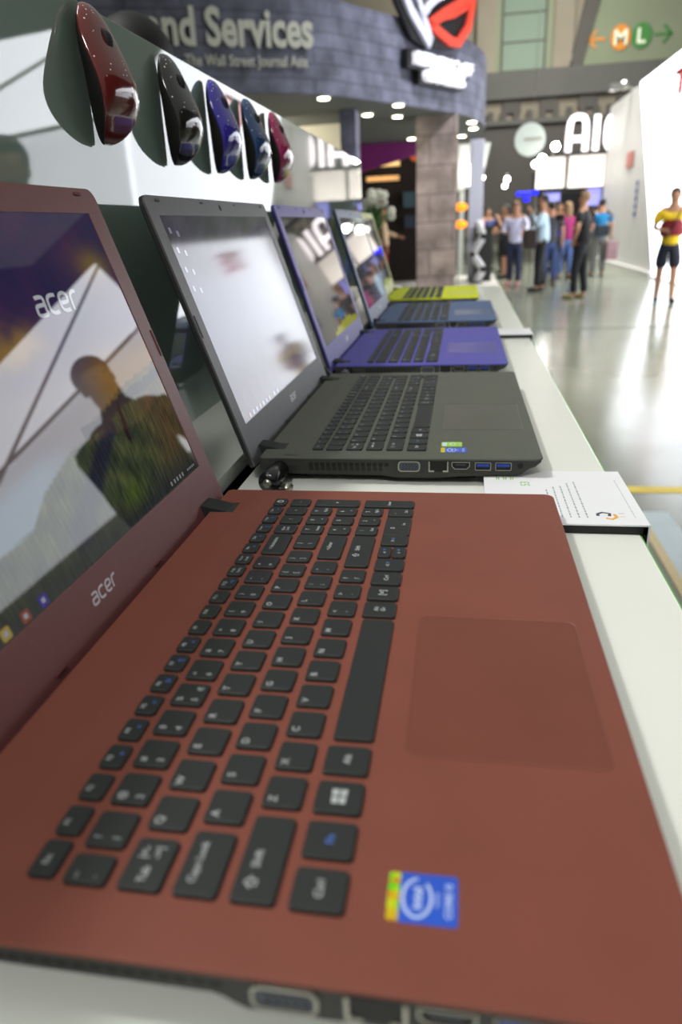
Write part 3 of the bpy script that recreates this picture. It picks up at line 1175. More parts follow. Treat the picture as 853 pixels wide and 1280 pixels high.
lock(0.464, 0.018, 'black barrel lock with its cable on the side of the charcoal laptop')
lock(0.901, 0.014, 'black barrel lock with its cable on the side of the violet laptop')
cb = MB()
cb.tube([(-0.020, 0.870, CT - 0.03), (-0.022, 0.878, CT + 0.022), (-0.008, 0.872, CT + 0.026), (0.010, 0.862, CT + 0.012), (0.02, 0.85, CT + 0.004)], 0.004, 10)
o = cb.build('power_cable', m_cable)
tag(o, 'thick black cable rising from the slot behind the violet laptop', 'cable', 'cables by the violet laptop')
cb = MB()
cb.tube([(-0.022, 0.93, CT - 0.03), (-0.020, 0.90, CT + 0.014), (-0.006, 0.875, CT + 0.008), (0.0, 0.856, CT + 0.004), (-0.02, 0.84, CT - 0.03)], 0.003, 10)
o = cb.build('power_cable', m_cable)
tag(o, 'thin black cable dropping into the slot behind the violet laptop', 'cable', 'cables by the violet laptop')
cb = MB()
cb.tube([(-0.035, 1.30, CT + 0.016), (-0.01, 1.325, CT + 0.012), (0.012, 1.335, CT + 0.007), (0.024, 1.342, CT + 0.006)], [0.003, 0.003, 0.004, 0.004], 10, 0)
cb.box(0.018, 0.038, 1.332, 1.352, CT + 0.0005, CT + 0.011)
o = cb.build('cable_clip', m_wcable)
tag(o, 'pale grey cable clip beside the rear corner of the steel blue laptop', 'cable clip')


# ------------------------------------------------------------------ mice
def build_mouse(col_mat, m_side):
    root = empty('computer_mouse', (0, 0, 0), 0)
    Lh = 50.0

    def prof(z):
        s = z / Lh
        w = 26.0 * (max(0, 1 - abs(s) ** 2.3)) ** 0.5 * (1 - 0.05 * math.exp(-((s - 0.05) / 0.3) ** 2)) * (1 - 0.06 * s)
        h = (13 + 16 * math.exp(-((s + 0.25) / 0.7) ** 2)) * (max(0, 1 - abs(s) ** 3.0)) ** 0.42
        seam = h * min(0.95, 0.68 - 0.36 * s)
        return w, h, seam
    zs = [Lh * math.sin(PI / 2 * (-1 + 2 * i / 28.0)) * 0.9995 for i in range(29)]
    mb = MB()
    rings = []
    for z in zs:
        w, h, sm = prof(z)
        r = []
        for k in range(28):
            a = 2 * PI * k / 28
            ca, sa = math.cos(a), math.sin(a)
            y = w * math.copysign(abs(ca) ** 0.8, ca) * (1.0 if sa >= 0 else 1 - 0.12 * abs(sa))
            x = sm + (h - sm) * sa if sa >= 0 else sm * (1 - abs(sa) ** 0.7)
            r.append(P(x + 0.3, y, z))
        rings.append(r[::-1])
    mb.rings(rings, 0, True, True)
    mb.build('body', m_side, root)
    # coloured top shell
    mb = MB()
    rings = []
    for z in zs[1:-1]:
        w, h, sm = prof(z)
        r = []
        for k in range(19):
            a = math.radians(4 + 172 * k / 18)
            ca, sa = math.cos(a), math.sin(a)
            y = (w + 0.7) * math.copysign(abs(ca) ** 0.8, ca)
            x = sm + (h - sm + 0.9) * sa
            r.append(P(x + 0.3, y, z * 1.012))
        rings.append(r[::-1])
    mb.rings(rings, 0, True, False, False)
    sh = mb.build('top_shell', col_mat, root)
    so = sh.modifiers.new('Solidify', 'SOLIDIFY')
    so.thickness = 0.0009
    so.offset = 0
    w, h, sm = prof(22)
    mb = MB()
    hx = h + 0.4
    n = 20
    ring = lambda y, r: [P(hx - 6.2 + r * math.cos(2 * PI * k / n), y, 23 + r * math.sin(2 * PI * k / n)) for k in range(n)]
    mb.rings([ring(-3.4, 8.6), ring(-2.4, 9.8), ring(2.4, 9.8), ring(3.4, 8.6)], 0, True, True)
    mb.build('scroll_wheel', M['rubber'], root)
    mb = MB()
    mb.rings([[P(prof(z)[1] + 0.75, y, z) for y in (-0.35, 0.35)] for z in (2, 8, 12, 14)], 0, False, False, False)
    mb.rings([[P(prof(z)[1] + 0.75, y, z) for y in (-0.35, 0.35)] for z in (33, 38, 43, 46)], 0, False, False, False)
    mb.build('button_seam', M['hole'], root)
    return root


m_mside = mat('mouse_side', (28, 27, 26), rough=0.4, var=0.1, scale=200, bump=0.15, bscale=600)
MC = [('glossy dark red computer mouse with glitter on the glass panel, nearest the camera', (104, 30, 28), 0.506, 0.315),
      ('glossy black computer mouse mounted on the glass panel beside the red one', (34, 33, 32), 0.665, 0.3095),
      ('glossy violet computer mouse, middle one of the five on the glass panel', (58, 44, 158), 0.808, 0.3097),
      ('glossy dark blue computer mouse between the violet and magenta mice', (36, 66, 112), 0.952, 0.310),
      ('glossy magenta computer mouse, last of the five on the glass panel', (160, 30, 88), 1.096, 0.3117)]
m0 = build_mouse(glitter_mat('mouse_red', MC[0][1]), m_mside)
for k, (lab, c, y, z) in enumerate(MC):
    o = m0 if k == 0 else copy_tree(m0)
    if k:
        for ch in o.children:
            if ch.name.startswith('top_shell'):
                ch.material_slots[0].link = 'OBJECT'
                ch.material_slots[0].material = glitter_mat('mouse_finish', c)
    o.location = (-0.1185, y, H + z)
    o.rotation_euler = (0, 0, -math.radians(8))
    tag(o, lab, 'computer mouse', 'computer mice mounted on the glass panel')

# ------------------------------------------------------------------ hall
def struct(name, mb, m, **k):
    o = mb.build(name, m, **k)
    o['kind'] = 'structure'
    return o


def floor_mat():
    m = mat('polished_concrete', (118, 122, 108), rough=0.16, var=0.12, scale=0.9, ior=1.55)
    nt = m.node_tree
    b = nt.nodes["Principled BSDF"]
    tc = [n for n in nt.nodes if n.type == 'TEX_COORD'][0]
    n = nt.nodes.new("ShaderNodeTexNoise")
    n.inputs["Scale"].default_value = 2.2
    n.inputs["Detail"].default_value = 6
    nt.links.new(tc.outputs["Object"], n.inputs["Vector"])
    mr = nt.nodes.new("ShaderNodeMapRange")
    mr.inputs[3].default_value = 0.10
    mr.inputs[4].default_value = 0.26
    nt.links.new(n.outputs["Fac"], mr.inputs[0])
    nt.links.new(mr.outputs[0], b.inputs["Roughness"])
    return m


fl = MB()
fl.add([(-20, -8, 0), (24, -8, 0), (24, 46, 0), (-20, 46, 0)], [(0, 1, 2, 3)])
struct('floor', fl, floor_mat())
mb = MB()
mb.box(-14, 0.98, 9.75, 19.2, 0.0, 0.03)
o = mb.build('platform', mat('platform_carpet', (168, 165, 158), rough=0.9, var=0.06, scale=12))
tag(o, 'low pale grey carpeted booth platform beyond the end of the counter', 'platform')
mb = MB()
mb.box(-6, 14, 3.49, 3.58, 0, 0.002)
o = mb.build('floor_tape', mat('yellow_tape', (214, 186, 28), rough=0.5, var=0.12, scale=14))
tag(o, 'yellow floor tape line crossing the aisle beside the counter', 'floor tape')
mb = MB()
mb.box(-6, 14, 9.43, 9.50, 0, 0.002)
o = mb.build('floor_tape', mat('grey_joint', (62, 64, 60), rough=0.6, var=0.1))
tag(o, 'dark grey joint strip crossing the aisle floor further back', 'floor strip')
mb = MB()
mb.box(1.075, 1.20, 1.2, 3.22, 0, 0.004)
o = mb.build('floor_mat', mat('pale_blue_mat', (178, 192, 198), rough=0.5, var=0.05, scale=8))
tag(o, 'pale blue strip of matting on the aisle floor beside the counter', 'floor mat')
mb = MB()
mb.box(1.035, 1.075, 1.2, 3.1, 0, 0.004)
o = mb.build('floor_tape', mat('tan_tape', (196, 178, 138), rough=0.6, var=0.08))
tag(o, 'tan tape along the edge of the pale blue floor strip', 'floor tape')

# back wall of the hall
m_conc = mat('hall_concrete', (120, 114, 102), rough=0.85, var=0.1, scale=0.6)
m_concd = mat('hall_concrete_dark', (74, 72, 70), rough=0.9, var=0.08, scale=0.5)
m_band = mat('hall_band', (78, 78, 76), rough=0.85, var=0.05, scale=0.7)
m_pale = mat('hall_pale_green', (112, 120, 100), rough=0.8, var=0.05, scale=0.5)
mb = MB()
mb.box(-22, 24, 45.2, 45.6, 0, 16, 0)
mb.box(-22, 24, 45.0, 45.2, 0, 6.15, 1)
mb.box(-22, 24, 44.5, 45.2, 7.35, 8.65, 2)
mb.box(-22, 24, 44.6, 45.2, 6.1, 6.35, 2)
for i in range(-11, 12):
    mb.box(i * 2.0 + 0.2, i * 2.0 + 1.2, 44.9, 45.2, 6.7, 7.35, 1)
for i in range(-30, 34):
    mb.box(i * 0.7, i * 0.7 + 0.32, 44.75, 44.9, 6.35, 6.8, 1)
for x in (0.7, 4.7):
    mb.box(x, x + 1.0, 44.7, 45.2, 8.65, 16, 0)
mb.prism([(5.6, 8.65), (6.2, 8.65), (7.4, 13.5), (6.6, 13.5)], lambda u, v, h: (u, h, v), 44.7, 45.2, 1)
mb.box(6.3, 13.5, 45.05, 45.2, 8.65, 13.2, 3)
mb.box(1.7, 2.0, 45.0, 45.2, 8.65, 13, 3)
mb.box(4.35, 4.7, 45.0, 45.2, 8.65, 13, 3)
struct('wall_back', mb, [m_conc, m_concd, m_band, m_pale])
wn = MB()
wn.box(2.05, 4.3, 45.0, 45.19, 8.75, 12.4, 0)
for z in (10.0, 11.3):
    wn.box(2.05, 4.3, 44.95, 45.0, z, z + 0.08, 1)
for x in (2.0, 4.25):
    wn.box(x, x + 0.1, 44.9, 45.0, 8.7, 12.5, 1)
struct('window_1', wn, [glow('hall_window', (96, 114, 100), 0.04), m_concd])
for nm, x0, x1 in (('wall_left', -20.3, -20), ('wall_right', 24, 24.3)):
    mb = MB()
    mb.box(x0, x1, -8, 45.6, 0, 16)
    struct(nm, mb, m_concd)

# gate sign
sg = empty('direction_sign', (8.6, 44.98, 9.84), 0, 'round orange M and green L gate signs with arrows high on the hall wall', 'sign')
sf = lambda u, v, h: (u, -h, v)
m_or = mat('sign_orange', (190, 120, 30), rough=0.6)
m_gr = mat('sign_green', (50, 110, 50), rough=0.6)
for (x, m_, t) in ((-0.48, m_or, 'M'), (0.56, m_gr, 'L')):
    mb = MB()
    n = 32
    mb.prism([(x + 0.5 * math.cos(2 * PI * k / n), 0.58 * math.sin(2 * PI * k / n)) for k in range(n)], sf, 0, 0.08, 0)
    mb.text(t, 0.95, sf, x, 0, depth=0.03, mi=1, h=0.08, bold=0.02)
    mb.build('roundel', [m_, mat('sign_white', (215, 220, 200), rough=0.6)], sg)
for s, x, m_ in ((-1, -1.65, m_or), (1, 1.6, m_gr)):
    mb = MB()
    mb.stroke([(x - s * 0.4, 0.0), (x + s * 0.4, 0.0)], 0.12, sf, h=0.0, depth=0.05, it=0)
    mb.stroke([(x + s * 0.05, 0.38), (x + s * 0.42, 0.0), (x + s * 0.05, -0.38)], 0.12, sf, h=0.0, depth=0.05, it=0)
    mb.build('arrow', m_, sg)

# ------------------------------------------------------------------ white lit booth on the right
def emissive_wall(name, s, col=(240, 243, 250)):
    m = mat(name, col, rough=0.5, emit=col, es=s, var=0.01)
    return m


m_lw = emissive_wall('emissive_fabric', 3.7)  # emission stands in for strong light falling on the white walls
m_lw2 = emissive_wall('emissive_fabric_dim', 2.1)  # weaker emission puts the shadier lower wall into the material
m_bw = mat('booth_white', (202, 200, 197), rough=0.5, var=0.03, scale=1.2)
m_seam = mat('fabric_seam', (120, 118, 112), rough=0.7)
br_ = empty('booth_wall', (4.3, 15.0, 0), 0, 'long brightly lit white booth wall along the right of the aisle', 'booth wall')


def bq(name, m, pts, th=0.15, parent=br_, off=(4.3, 15.0, 0)):
    """panel given by (x,y,z) corner points, thickened towards +X"""
    mb = MB()
    n = len(pts)
    vs = [(x - off[0], y - off[1], z - off[2]) for x, y, z in pts] + [(x - off[0] + th, y - off[1], z - off[2]) for x, y, z in pts]
    fs = [list(range(n)), list(range(n, 2 * n))[::-1]] + [((i + 1) % n, i, n + i, n + (i + 1) % n) for i in range(n)]
    mb.add(vs, fs, 0)
    return mb.build(name, m, parent)


bq('plain_panel', m_bw, [(4.3, 23.8, 0), (4.3, 16.6, 0), (4.3, 19.6, 4.17), (4.3, 23.8, 4.17)])
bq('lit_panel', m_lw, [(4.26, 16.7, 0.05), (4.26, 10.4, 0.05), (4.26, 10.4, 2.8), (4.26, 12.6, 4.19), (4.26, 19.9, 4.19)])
bq('skirting', m_bw, [(4.2, 23.8, 0), (4.2, 16.7, 0), (4.2, 16.7, 0.12), (4.2, 23.8, 0.12)])
# folded tent-like section nearer the camera (seen in the screens and the glass panel)
tn = empty('booth_wall', (4.3, 8.0, 0), 0, 'folded white tent-like booth wall reflected in the maroon laptop screen', 'booth wall')
A_ = (4.25, 9.85, 3.90)
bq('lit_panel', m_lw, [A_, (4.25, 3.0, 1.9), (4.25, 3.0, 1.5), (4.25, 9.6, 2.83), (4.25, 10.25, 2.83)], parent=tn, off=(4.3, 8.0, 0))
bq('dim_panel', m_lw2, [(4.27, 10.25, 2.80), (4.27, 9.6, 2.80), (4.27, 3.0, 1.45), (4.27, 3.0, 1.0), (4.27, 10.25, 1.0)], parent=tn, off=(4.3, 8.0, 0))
bq('base_panel', m_bw, [(4.27, 10.25, 0.99), (4.27, 3.0, 0.99), (4.27, 3.0, 0.0), (4.27, 10.25, 0.0)], parent=tn, off=(4.3, 8.0, 0))
mb = MB()
mb.tube([(4.2 - 4.3, 9.85 - 8, 3.86), (4.2 - 4.3, 3.4 - 8, 1.13)], 0.022, 8)
mb.tube([(4.2 - 4.3, 10.0 - 8, 2.9), (4.2 - 4.3, 9.0 - 8, 2.68), (4.2 - 4.3, 3.2 - 8, 1.54)], 0.022, 8)
mb.build('seam', m_seam, tn)
m_red = mat('letter_red', (205, 50, 40), rough=0.5)
wf = lambda u, v, h: (4.22 - h, 15.2 - u, v)
mb = MB()
mb.text('TE', 0.62, wf, -0.5, 3.62, depth=0.04, h=0.0, width=1.5, bold=0.02)
o = mb.build('wall_lettering', m_red)
tag(o, 'red lettering high on the bright booth wall at the right edge', 'lettering')
mb = MB()
wf2 = lambda u, v, h: (4.29 - h, 20.3 - u, v)
mb.prism([(-0.35, 2.4), (0.35, 2.4), (0.35, 2.75), (-0.35, 2.75)], wf2, 0, 0.03, 0)
o = mb.build('wall_sign', mat('sign_faded_red', (190, 110, 100), rough=0.6))
tag(o, 'small faded red sign on the plain white booth wall', 'sign')
mb = MB()
for k in range(5):
    mb.prism([(1.0, 1.25 + k * 0.17), (1.16, 1.25 + k * 0.17), (1.16, 1.37 + k * 0.17), (1.0, 1.37 + k * 0.17)], wf2, 0, 0.02, 0)
o = mb.build('wall_sign', mat('sign_blue', (110, 120, 170), rough=0.6))
tag(o, 'narrow upright blue sign low on the plain white booth wall', 'sign')
mb = MB()
mb.ball((4.1, 21.0, 4.3), 0.12)
mb.tube([(4.1, 21.0, 4.3), (4.35, 21.0, 4.2)], 0.03, 8, 0)
mb.box(3.75, 4.0, 20.9, 21.1, 4.2, 4.35)
o = mb.build('clamp_light', mat('chrome', (200, 200, 195), rough=0.2, metal=0.8))
tag(o, 'silver clamp light fixed on top of the white booth wall', 'lamp')

# ------------------------------------------------------------------ stone-clad booth on the left
m_st = stone_mat('stone_band', (116, 117, 134), (104, 105, 120), (92, 93, 108), bw=0.9, bh=0.18)
m_sof = mat('soffit_grey', (104, 108, 104), rough=0.7)
m_col = stone_mat('stone_column', (176, 158, 146), (160, 144, 136), (132, 118, 114), bw=0.8, bh=0.45)
m_lav = stone_mat('stone_lavender', (150, 150, 172), (136, 136, 160), (120, 120, 145), bw=0.8, bh=0.5)
ZB, ZT = 3.0, 4.1
curve = [(-9.0, 8.3), (-6.0, 8.75), (-3.75, 9.42), (-1.72, 10.42), (-0.62, 12.1), (0.19, 13.5), (0.5, 14.7), (0.58, 15.8), (0.45, 17.2), (0.0, 18.5)]
pts = [Vector(p) for p in curve]
for _ in range(1):
    q = [pts[0]]
    for i, (a, b) in enumerate(zip(pts[:-1], pts[1:])):
        q += [a * 0.85 + b * 0.15, a * 0.15 + b * 0.85]
    q.append(pts[-1])
    pts = q
canopy = empty('booth_canopy', (-2, 12, ZB), 0, 'curved grey stone-patterned booth canopy with lettering, top left', 'booth canopy')
mb = MB()
n = len(pts)
vs = [(p.x + 2, p.y - 12, 0) for p in pts] + [(p.x + 2, p.y - 12, ZT - ZB) for p in pts]
mb.add(vs, [(i + 1, i, n + i, n + i + 1)[::-1] for i in range(n - 1)], 0, True)
mb.build('fascia', m_st, canopy)
mb = MB()
vs = [(p.x + 2, p.y - 12, 0.0) for p in pts] + [(-7 + 2, 18.5 - 12, 0), (-9 + 2, 18.5 - 12, 0)]
m_ = len(vs)
mb.add(vs + [(x, y, 0.06) for x, y, z in vs], [list(range(m_))[::-1], list(range(m_, 2 * m_))])
mb.build('soffit', m_sof, canopy)
mb = MB()
vs = [(p.x + 2, p.y - 12, ZT - ZB - 0.02) for p in pts] + [(-7 + 2, 18.5 - 12, ZT - ZB - 0.02), (-9 + 2, 18.5 - 12, ZT - ZB - 0.02)]
mb.add(vs, [list(range(m_))])
mb.build('top_cover', mat('canopy_top', (150, 150, 150), rough=0.7), canopy)
m_bod = mat('letter_cream', (205, 205, 190), rough=0.6)
A1 = Vector((-3.75, 9.42))
B1 = Vector((-1.72, 10.42))
t1 = (B1 - A1).normalized()
n1 = Vector((t1.y, -t1.x))


def bandfn(A, t, nrm):
    return lambda u, v, h: (A.x + t.x * u + nrm.x * h, A.y + t.y * u + nrm.y * h, v)


f1 = bandfn(A1, t1, n1)
mb = MB()
mb.text('and Services', 0.56, f1, 1.13, 3.715, depth=0.03, h=0.03, width=2.10, bold=0.03)
o = mb.build('sign_lettering', m_bod)
tag(o, 'large cream lettering ending in Services on the stone canopy', 'lettering')
mb = MB()
mb.text('-The Wall Street Journal Asia', 0.17, f1, 1.28, 3.34, depth=0.02, h=0.03, width=1.62, bold=0.012)
o = mb.build('sign_lettering', m_bod)
tag(o, 'small cream newspaper credit line under the large canopy lettering', 'lettering')
# emblem and lettering of the gaming booth
A2 = Vector((-0.6, 12.08))
t2 = Vector((0.5155, 0.8569))
n2 = Vector((0.8569, -0.5155))
f2 = bandfn(A2, t2, n2)
em = empty('emblem_sign', (0, 0, 0), 0, 'red, silver and black eye-shaped emblem on the stone canopy', 'sign')
mb = MB()
mb.prism([(-0.62, 4.5), (-0.54, 4.23), (-0.34, 4.03), (-0.16, 3.84), (0.19, 3.76), (0.36, 3.78), (0.95, 3.83), (1.43, 4.11), (1.58, 4.62), (0.9, 4.55), (0.3, 4.3)], f2, 0.02, 0.08, 0)
mb.build('backing', m_black, em)
m_emr = mat('emblem_red', (214, 70, 52), rough=0.4, emit=(214, 70, 52), es=0.12)
mb = MB()
mb.stroke([(0.27, 4.07), (0.72, 4.29), (1.30, 4.53), (1.50, 4.56), (1.36, 4.18), (1.06, 3.93), (0.84, 3.92), (0.52, 4.0), (0.27, 4.07)], 0.13, f2, h=0.09, depth=0.05, it=0)
mb.prism([(0.6, 4.15), (0.93, 4.24), (1.3, 4.40), (1.48, 4.56), (1.0, 4.36)], f2, 0.09, 0.14, 0)
mb.build('red_eye', m_emr, em)
mb = MB()
mb.stroke([(-0.45, 4.45), (-0.28, 4.2), (-0.03, 4.02), (0.28, 3.81)], 0.13, f2, h=0.09, depth=0.05, it=1)
mb.stroke([(-0.1, 4.5), (0.0, 4.25), (0.16, 4.05), (0.3, 3.86)], 0.10, f2, h=0.09, depth=0.05, it=1)
mb.stroke([(0.08, 4.15), (0.3, 4.35), (0.65, 4.5), (1.1, 4.72)], 0.10, f2, h=0.09, depth=0.05, it=1)
mb.build('silver_wing', mat('emblem_silver', (200, 200, 215), rough=0.35, emit=(200, 200, 215), es=0.1), em)
mb = MB()
f2o = bandfn(A2, t2, n2)
mb.box(0, 0.001, 0, 0.001, 0, 0.001)
m_lit = glow('letter_white_lit', (235, 235, 242), 0.75)
mb = MB()
mb.text('REPUBLIC OF', 0.22, f2, 0.60, 3.585, depth=0.10, h=0.12, width=1.58, bold=0.006)
o = mb.build('sign_lettering', [m_lit])
tag(o, 'glowing white REPUBLIC OF letters on the canopy', 'lettering')
mb = MB()
mb.text('GAMERS', 0.22, f2, 0.60, 3.395, depth=0.10, h=0.12, width=1.09, bold=0.006)
o = mb.build('sign_lettering', [m_lit])
tag(o, 'glowing white GAMERS letters on the lower row of the canopy', 'lettering')
mb = MB()
mb.prism([(-0.30, 3.46), (1.40, 3.46), (1.40, 3.70), (-0.30, 3.70)], f2, 0.0, 0.11, 0)
mb.prism([(0.0, 3.28), (1.18, 3.28), (1.18, 3.46), (0.0, 3.46)], f2, 0.0, 0.11, 0)
o = mb.build('sign_backing', m_black)
tag(o, 'black backing plate behind the glowing gaming letters', 'sign')

# columns
for nm, x0, x1, y0, y1, m_, lab in (('booth_column', -0.63, 0.06, 13.2, 13.7, m_col, 'broad brown stone-clad column under the canopy'),
                                    ('booth_column', 0.30, 0.62, 17.6, 17.8, mat('column_white', (205, 206, 220), rough=0.6), 'narrow white column to the right of the stone-clad column'),
                                    ('booth_column', -1.72, -1.47, 11.9, 12.3, m_lav, 'slim lavender column at the left of the booth entrance')):
    mb = MB()
    mb.box(x0, x1, y0, y1, 0.031, ZB)
    o = mb.build(nm, m_, bevel=0.01)
    tag(o, lab, 'column')
# interior
mb = MB()
mb.box(-2.6, -0.55, 18.0, 18.15, 0.032, ZB)
o = mb.build('booth_partition', mat('dark_brown_wall', (34, 27, 24), rough=0.7, var=0.2, scale=1.5))
tag(o, 'dark brown partition inside the stone-clad booth', 'partition')
mb = MB()
mb.box(-7.5, -1.95, 13.4, 13.5, 0.03, ZB)
o = mb.build('booth_partition', mat('beige_wall', (196, 190, 168), rough=0.7, var=0.04))
tag(o, 'beige lit partition left of the booth entrance', 'partition')
mb = MB()
mb.prism([(-2.2, 2.42), (-0.75, 2.75), (-0.75, 2.98), (-2.2, 2.98)], lambda u, v, h: (u, h, v), 16.9, 17.1, 0)
o = mb.build('ceiling_glow', glow('purple_glow', (96, 24, 84), 0.25))  # glowing panel stands in for purple-red light under the ceiling
tag(o, 'dark purple banner under the canopy ceiling standing in for a purple glow', 'glowpanel')
for (x0, x1, z0, z1, c, s, lab) in ((-1.98, -1.28, 2.58, 2.82, (240, 200, 130), 0.95, 'upper warm glowing sign on the dark partition'),
                                    (-2.05, -1.30, 2.28, 2.38, (230, 180, 120), 0.6, 'lower thin warm glowing sign on the dark partition')):
    mb = MB()
    mb.box(x0, x1, 17.6, 17.7, z0, z1, 0)
    for k in range(4):
        mb.box(x0 + 0.06 + k * 0.16, x0 + 0.16 + k * 0.16, 17.57, 17.6, z0 + 0.05, z1 - 0.05, 1)
    o = mb.build('light_sign', [glow('warm_sign', c, s), glow('warm_sign_print', (250, 225, 170), s * 1.2)])
    tag(o, lab, 'sign')
for (x, z, w, h, c, s, nm, lab) in ((-1.07, 1.86, 0.32, 0.36, (46, 62, 68), 0.5, 'monitor', 'upper dark teal monitor on the dark partition'),
                                    (-1.05, 1.38, 0.30, 0.3, (36, 44, 56), 0.4, 'monitor', 'lower dim monitor on the dark partition')):
    mb = MB()
    mb.box(x - w / 2, x + w / 2, 17.75, 17.82, z - h / 2, z + h / 2, 0)
    mb.box(x - w / 2 + 0.02, x + w / 2 - 0.02, 17.74, 17.75, z - h / 2 + 0.02, z + h / 2 - 0.02, 1)
    mb.box(x - 0.04, x + 0.04, 17.82, 18.0, z - 0.04, z + 0.04, 0)
    o = mb.build(nm, [M['chassis'], glow('monitor_glow', c, s)])
    tag(o, lab, 'monitor')
for (x, z, lab) in ((-2.14, 2.72, 'orange round lamp at the left of the warm signs'), (-0.93, 2.78, 'orange round lamp near the stone column top')):
    mb = MB()
    mb.ball((x, 17.5, z), (0.12, 0.08, 0.14))
    mb.tube([(x, 17.5, z + 0.12), (x, 17.5, ZB)], 0.015, 6)
    o = mb.build('pendant_lamp', glow('lamp_orange_dim', (190, 90, 40), 0.6))
    tag(o, lab, 'lamp')

# downlights under the canopy
m_dl = glow('downlight_glow', (255, 244, 214), 14)
m_rim = mat('downlight_rim', (200, 200, 195), rough=0.4)
DL = [(-1.73, 10.65), (-1.36, 12.5), (-0.8, 11.75), (-0.92, 12.94), (-0.12, 13.3), (0.30, 14.35), (0.34, 15.32), (0.12, 16.54), (-1.63, 17.2), (-0.92, 16.39), (-0.62, 14.6), (-3.3, 12.2)]
first = None
for k, (x, y) in enumerate(DL):
    if first is None:
        first = empty('downlight', (x, y, ZB))
        mb = MB()
        nn = 18
        mb.prism([(0.075 * math.cos(2 * PI * a / nn), 0.075 * math.sin(2 * PI * a / nn)) for a in range(nn)], lambda u, v, h: (u, v, h), -0.028, -0.02, 0)
        mb.build('lens', m_dl, first)
        mb = MB()
        r1 = [(0.1 * math.cos(2 * PI * a / nn), 0.1 * math.sin(2 * PI * a / nn)) for a in range(nn)]
        mb.prism(r1, lambda u, v, h: (u, v, h), -0.02, 0.0, 0)
        mb.build('rim', m_rim, first)
        o = first
    else:
        o = copy_tree(first)
        o.location = (x, y, ZB)
    tag(o, 'small round bright downlight set in the underside of the stone canopy', 'ceiling light', 'downlights under the stone canopy')

# flowers
fr = empty('flower_bouquet', (-0.86, 8.5, 0), 0, 'tall bouquet of white flowers and green leaves behind the yellow laptop', 'flowers')
mb = MB()
mb.tube([(0, 0, 0), (0, 0, 0.02), (0, 0, 0.9), (0, 0, 0.95), (0, 0, 1.2)], [0.16, 0.14, 0.03, 0.06, 0.12], 16)
mb.build('stand_vase', mat('vase_dark', (50, 46, 40), rough=0.4), fr)
rnd = random.Random(8)
gm = MB()
pm = MB()
pk = MB()
for i in range(46):
    a = rnd.uniform(0, 2 * PI)
    e = rnd.uniform(0.2, 1.3)
    r = rnd.uniform(0.12, 0.25)
    c = Vector((math.cos(a) * math.cos(e) * r, math.sin(a) * math.cos(e) * r, 1.34 + math.sin(e) * r * 1.1))
    d = (c - Vector((0, 0, 1.2))).normalized()
    s = d.cross(Vector((0, 0, 1))).normalized() * 0.028
    gm.add([c - d * 0.12, c + s, c + d * 0.09 + Vector((0, 0, -0.02)), c - s], [(0, 1, 2, 3)])
    gm.tube([(0, 0, 1.18), c - d * 0.1], 0.004, 5)
for i in range(20):
    a = rnd.uniform(0, 2 * PI)
    e = rnd.uniform(-0.1, 1.4)
    r = rnd.uniform(0.16, 0.26)
    c = Vector((0.05 + math.cos(a) * math.cos(e) * r, math.sin(a) * math.cos(e) * r, 1.38 + math.sin(e) * r * 1.3))
    tgt = pk if i == 9 else pm
    for k in range(6):
        b = k * PI / 3
        q = c + Vector((math.cos(b) * 0.028, -0.01, math.sin(b) * 0.028))
        tgt.ball(q, (0.024, 0.014, 0.024), 0, 8, 5)
gm.build('leaves', mat('leaf_green', (60, 96, 44), rough=0.6), fr)
pm.build('white_blossoms', mat('petal_white', (222, 220, 206), rough=0.6), fr)
pk.build('pink_blossoms', mat('petal_pink', (140, 50, 70), rough=0.6), fr)

# display stand with orange lamps and folding arm
st = empty('display_stand', (0.62, 17.4, 0.03), 0, 'black pedestal beside the narrow white column', 'pedestal')
mb = MB()
mb.box(-0.16, 0.22, -0.2, 0.2, 0, 1.12)
mb.build('plinth', M['chassis'], st, bevel=0.01)
MB().box(-0.19, 0.25, -0.23, 0.23, 1.12, 1.17).build('plinth_top', M['rubber'], st, bevel=0.01)
ar = empty('robot_arm', (0.50, 16.6, 0.031), 0, 'white jointed robot arm standing in front of the black pedestal', 'robot arm')
m_ra = mat('robot_white', (205, 205, 206), rough=0.35)
pts_ = [(-0.02, 0, 0.0), (0.14, 0, 0.30), (-0.10, 0, 0.62), (0.12, 0, 0.98), (-0.02, 0, 1.30)]
for a, b in zip(pts_[:-1], pts_[1:]):
    a, b = Vector(a), Vector(b)
    MB().tube([a, a.lerp(b, 0.15), a.lerp(b, 0.85), b], [0.05, 0.085, 0.085, 0.05], 12).build('arm_segment', m_ra, ar)
mb = MB()
for p_ in pts_[1:-1]:
    mb.tube([(p_[0], -0.09, p_[2]), (p_[0], 0.09, p_[2])], 0.06, 14)
mb.build('joints', M['rubber'], ar)
MB().tube([(-0.02, 0, 0), (-0.02, 0, 0.04)], 0.14, 16).build('base', M['rubber'], ar)
pole = empty('lamp_post', (0.10, 14.0, 0.03), 0, 'slim grey post holding two orange lamps beside the stone column', 'lamp post')
MB().tube([(0.0, 0, 0), (0.0, 0, 0.01), (0.0, 0, 0.02), (0, 0, 1.68)], [0.12, 0.12, 0.015, 0.015], 12).build('pole', m_seam, pole)
for z, lab in ((1.582, 'upper glowing orange round lamp beside the stone column'), (1.285, 'lower glowing orange round lamp beside the stone column')):
    r = empty('orange_lamp', (0.13, 13.97, z), 0, lab, 'lamp', 'orange lamps beside the stone column')
    MB().ball((0, 0, 0), (0.13, 0.1, 0.075), 0, 18, 10).build('globe', glow('orange_globe', (255, 150, 20), 1.1), r)
    MB().tube([(-0.04, 0.01, -0.08), (-0.03, 0.01, -0.05)], 0.03, 10).build('collar', M['rubber'], r)

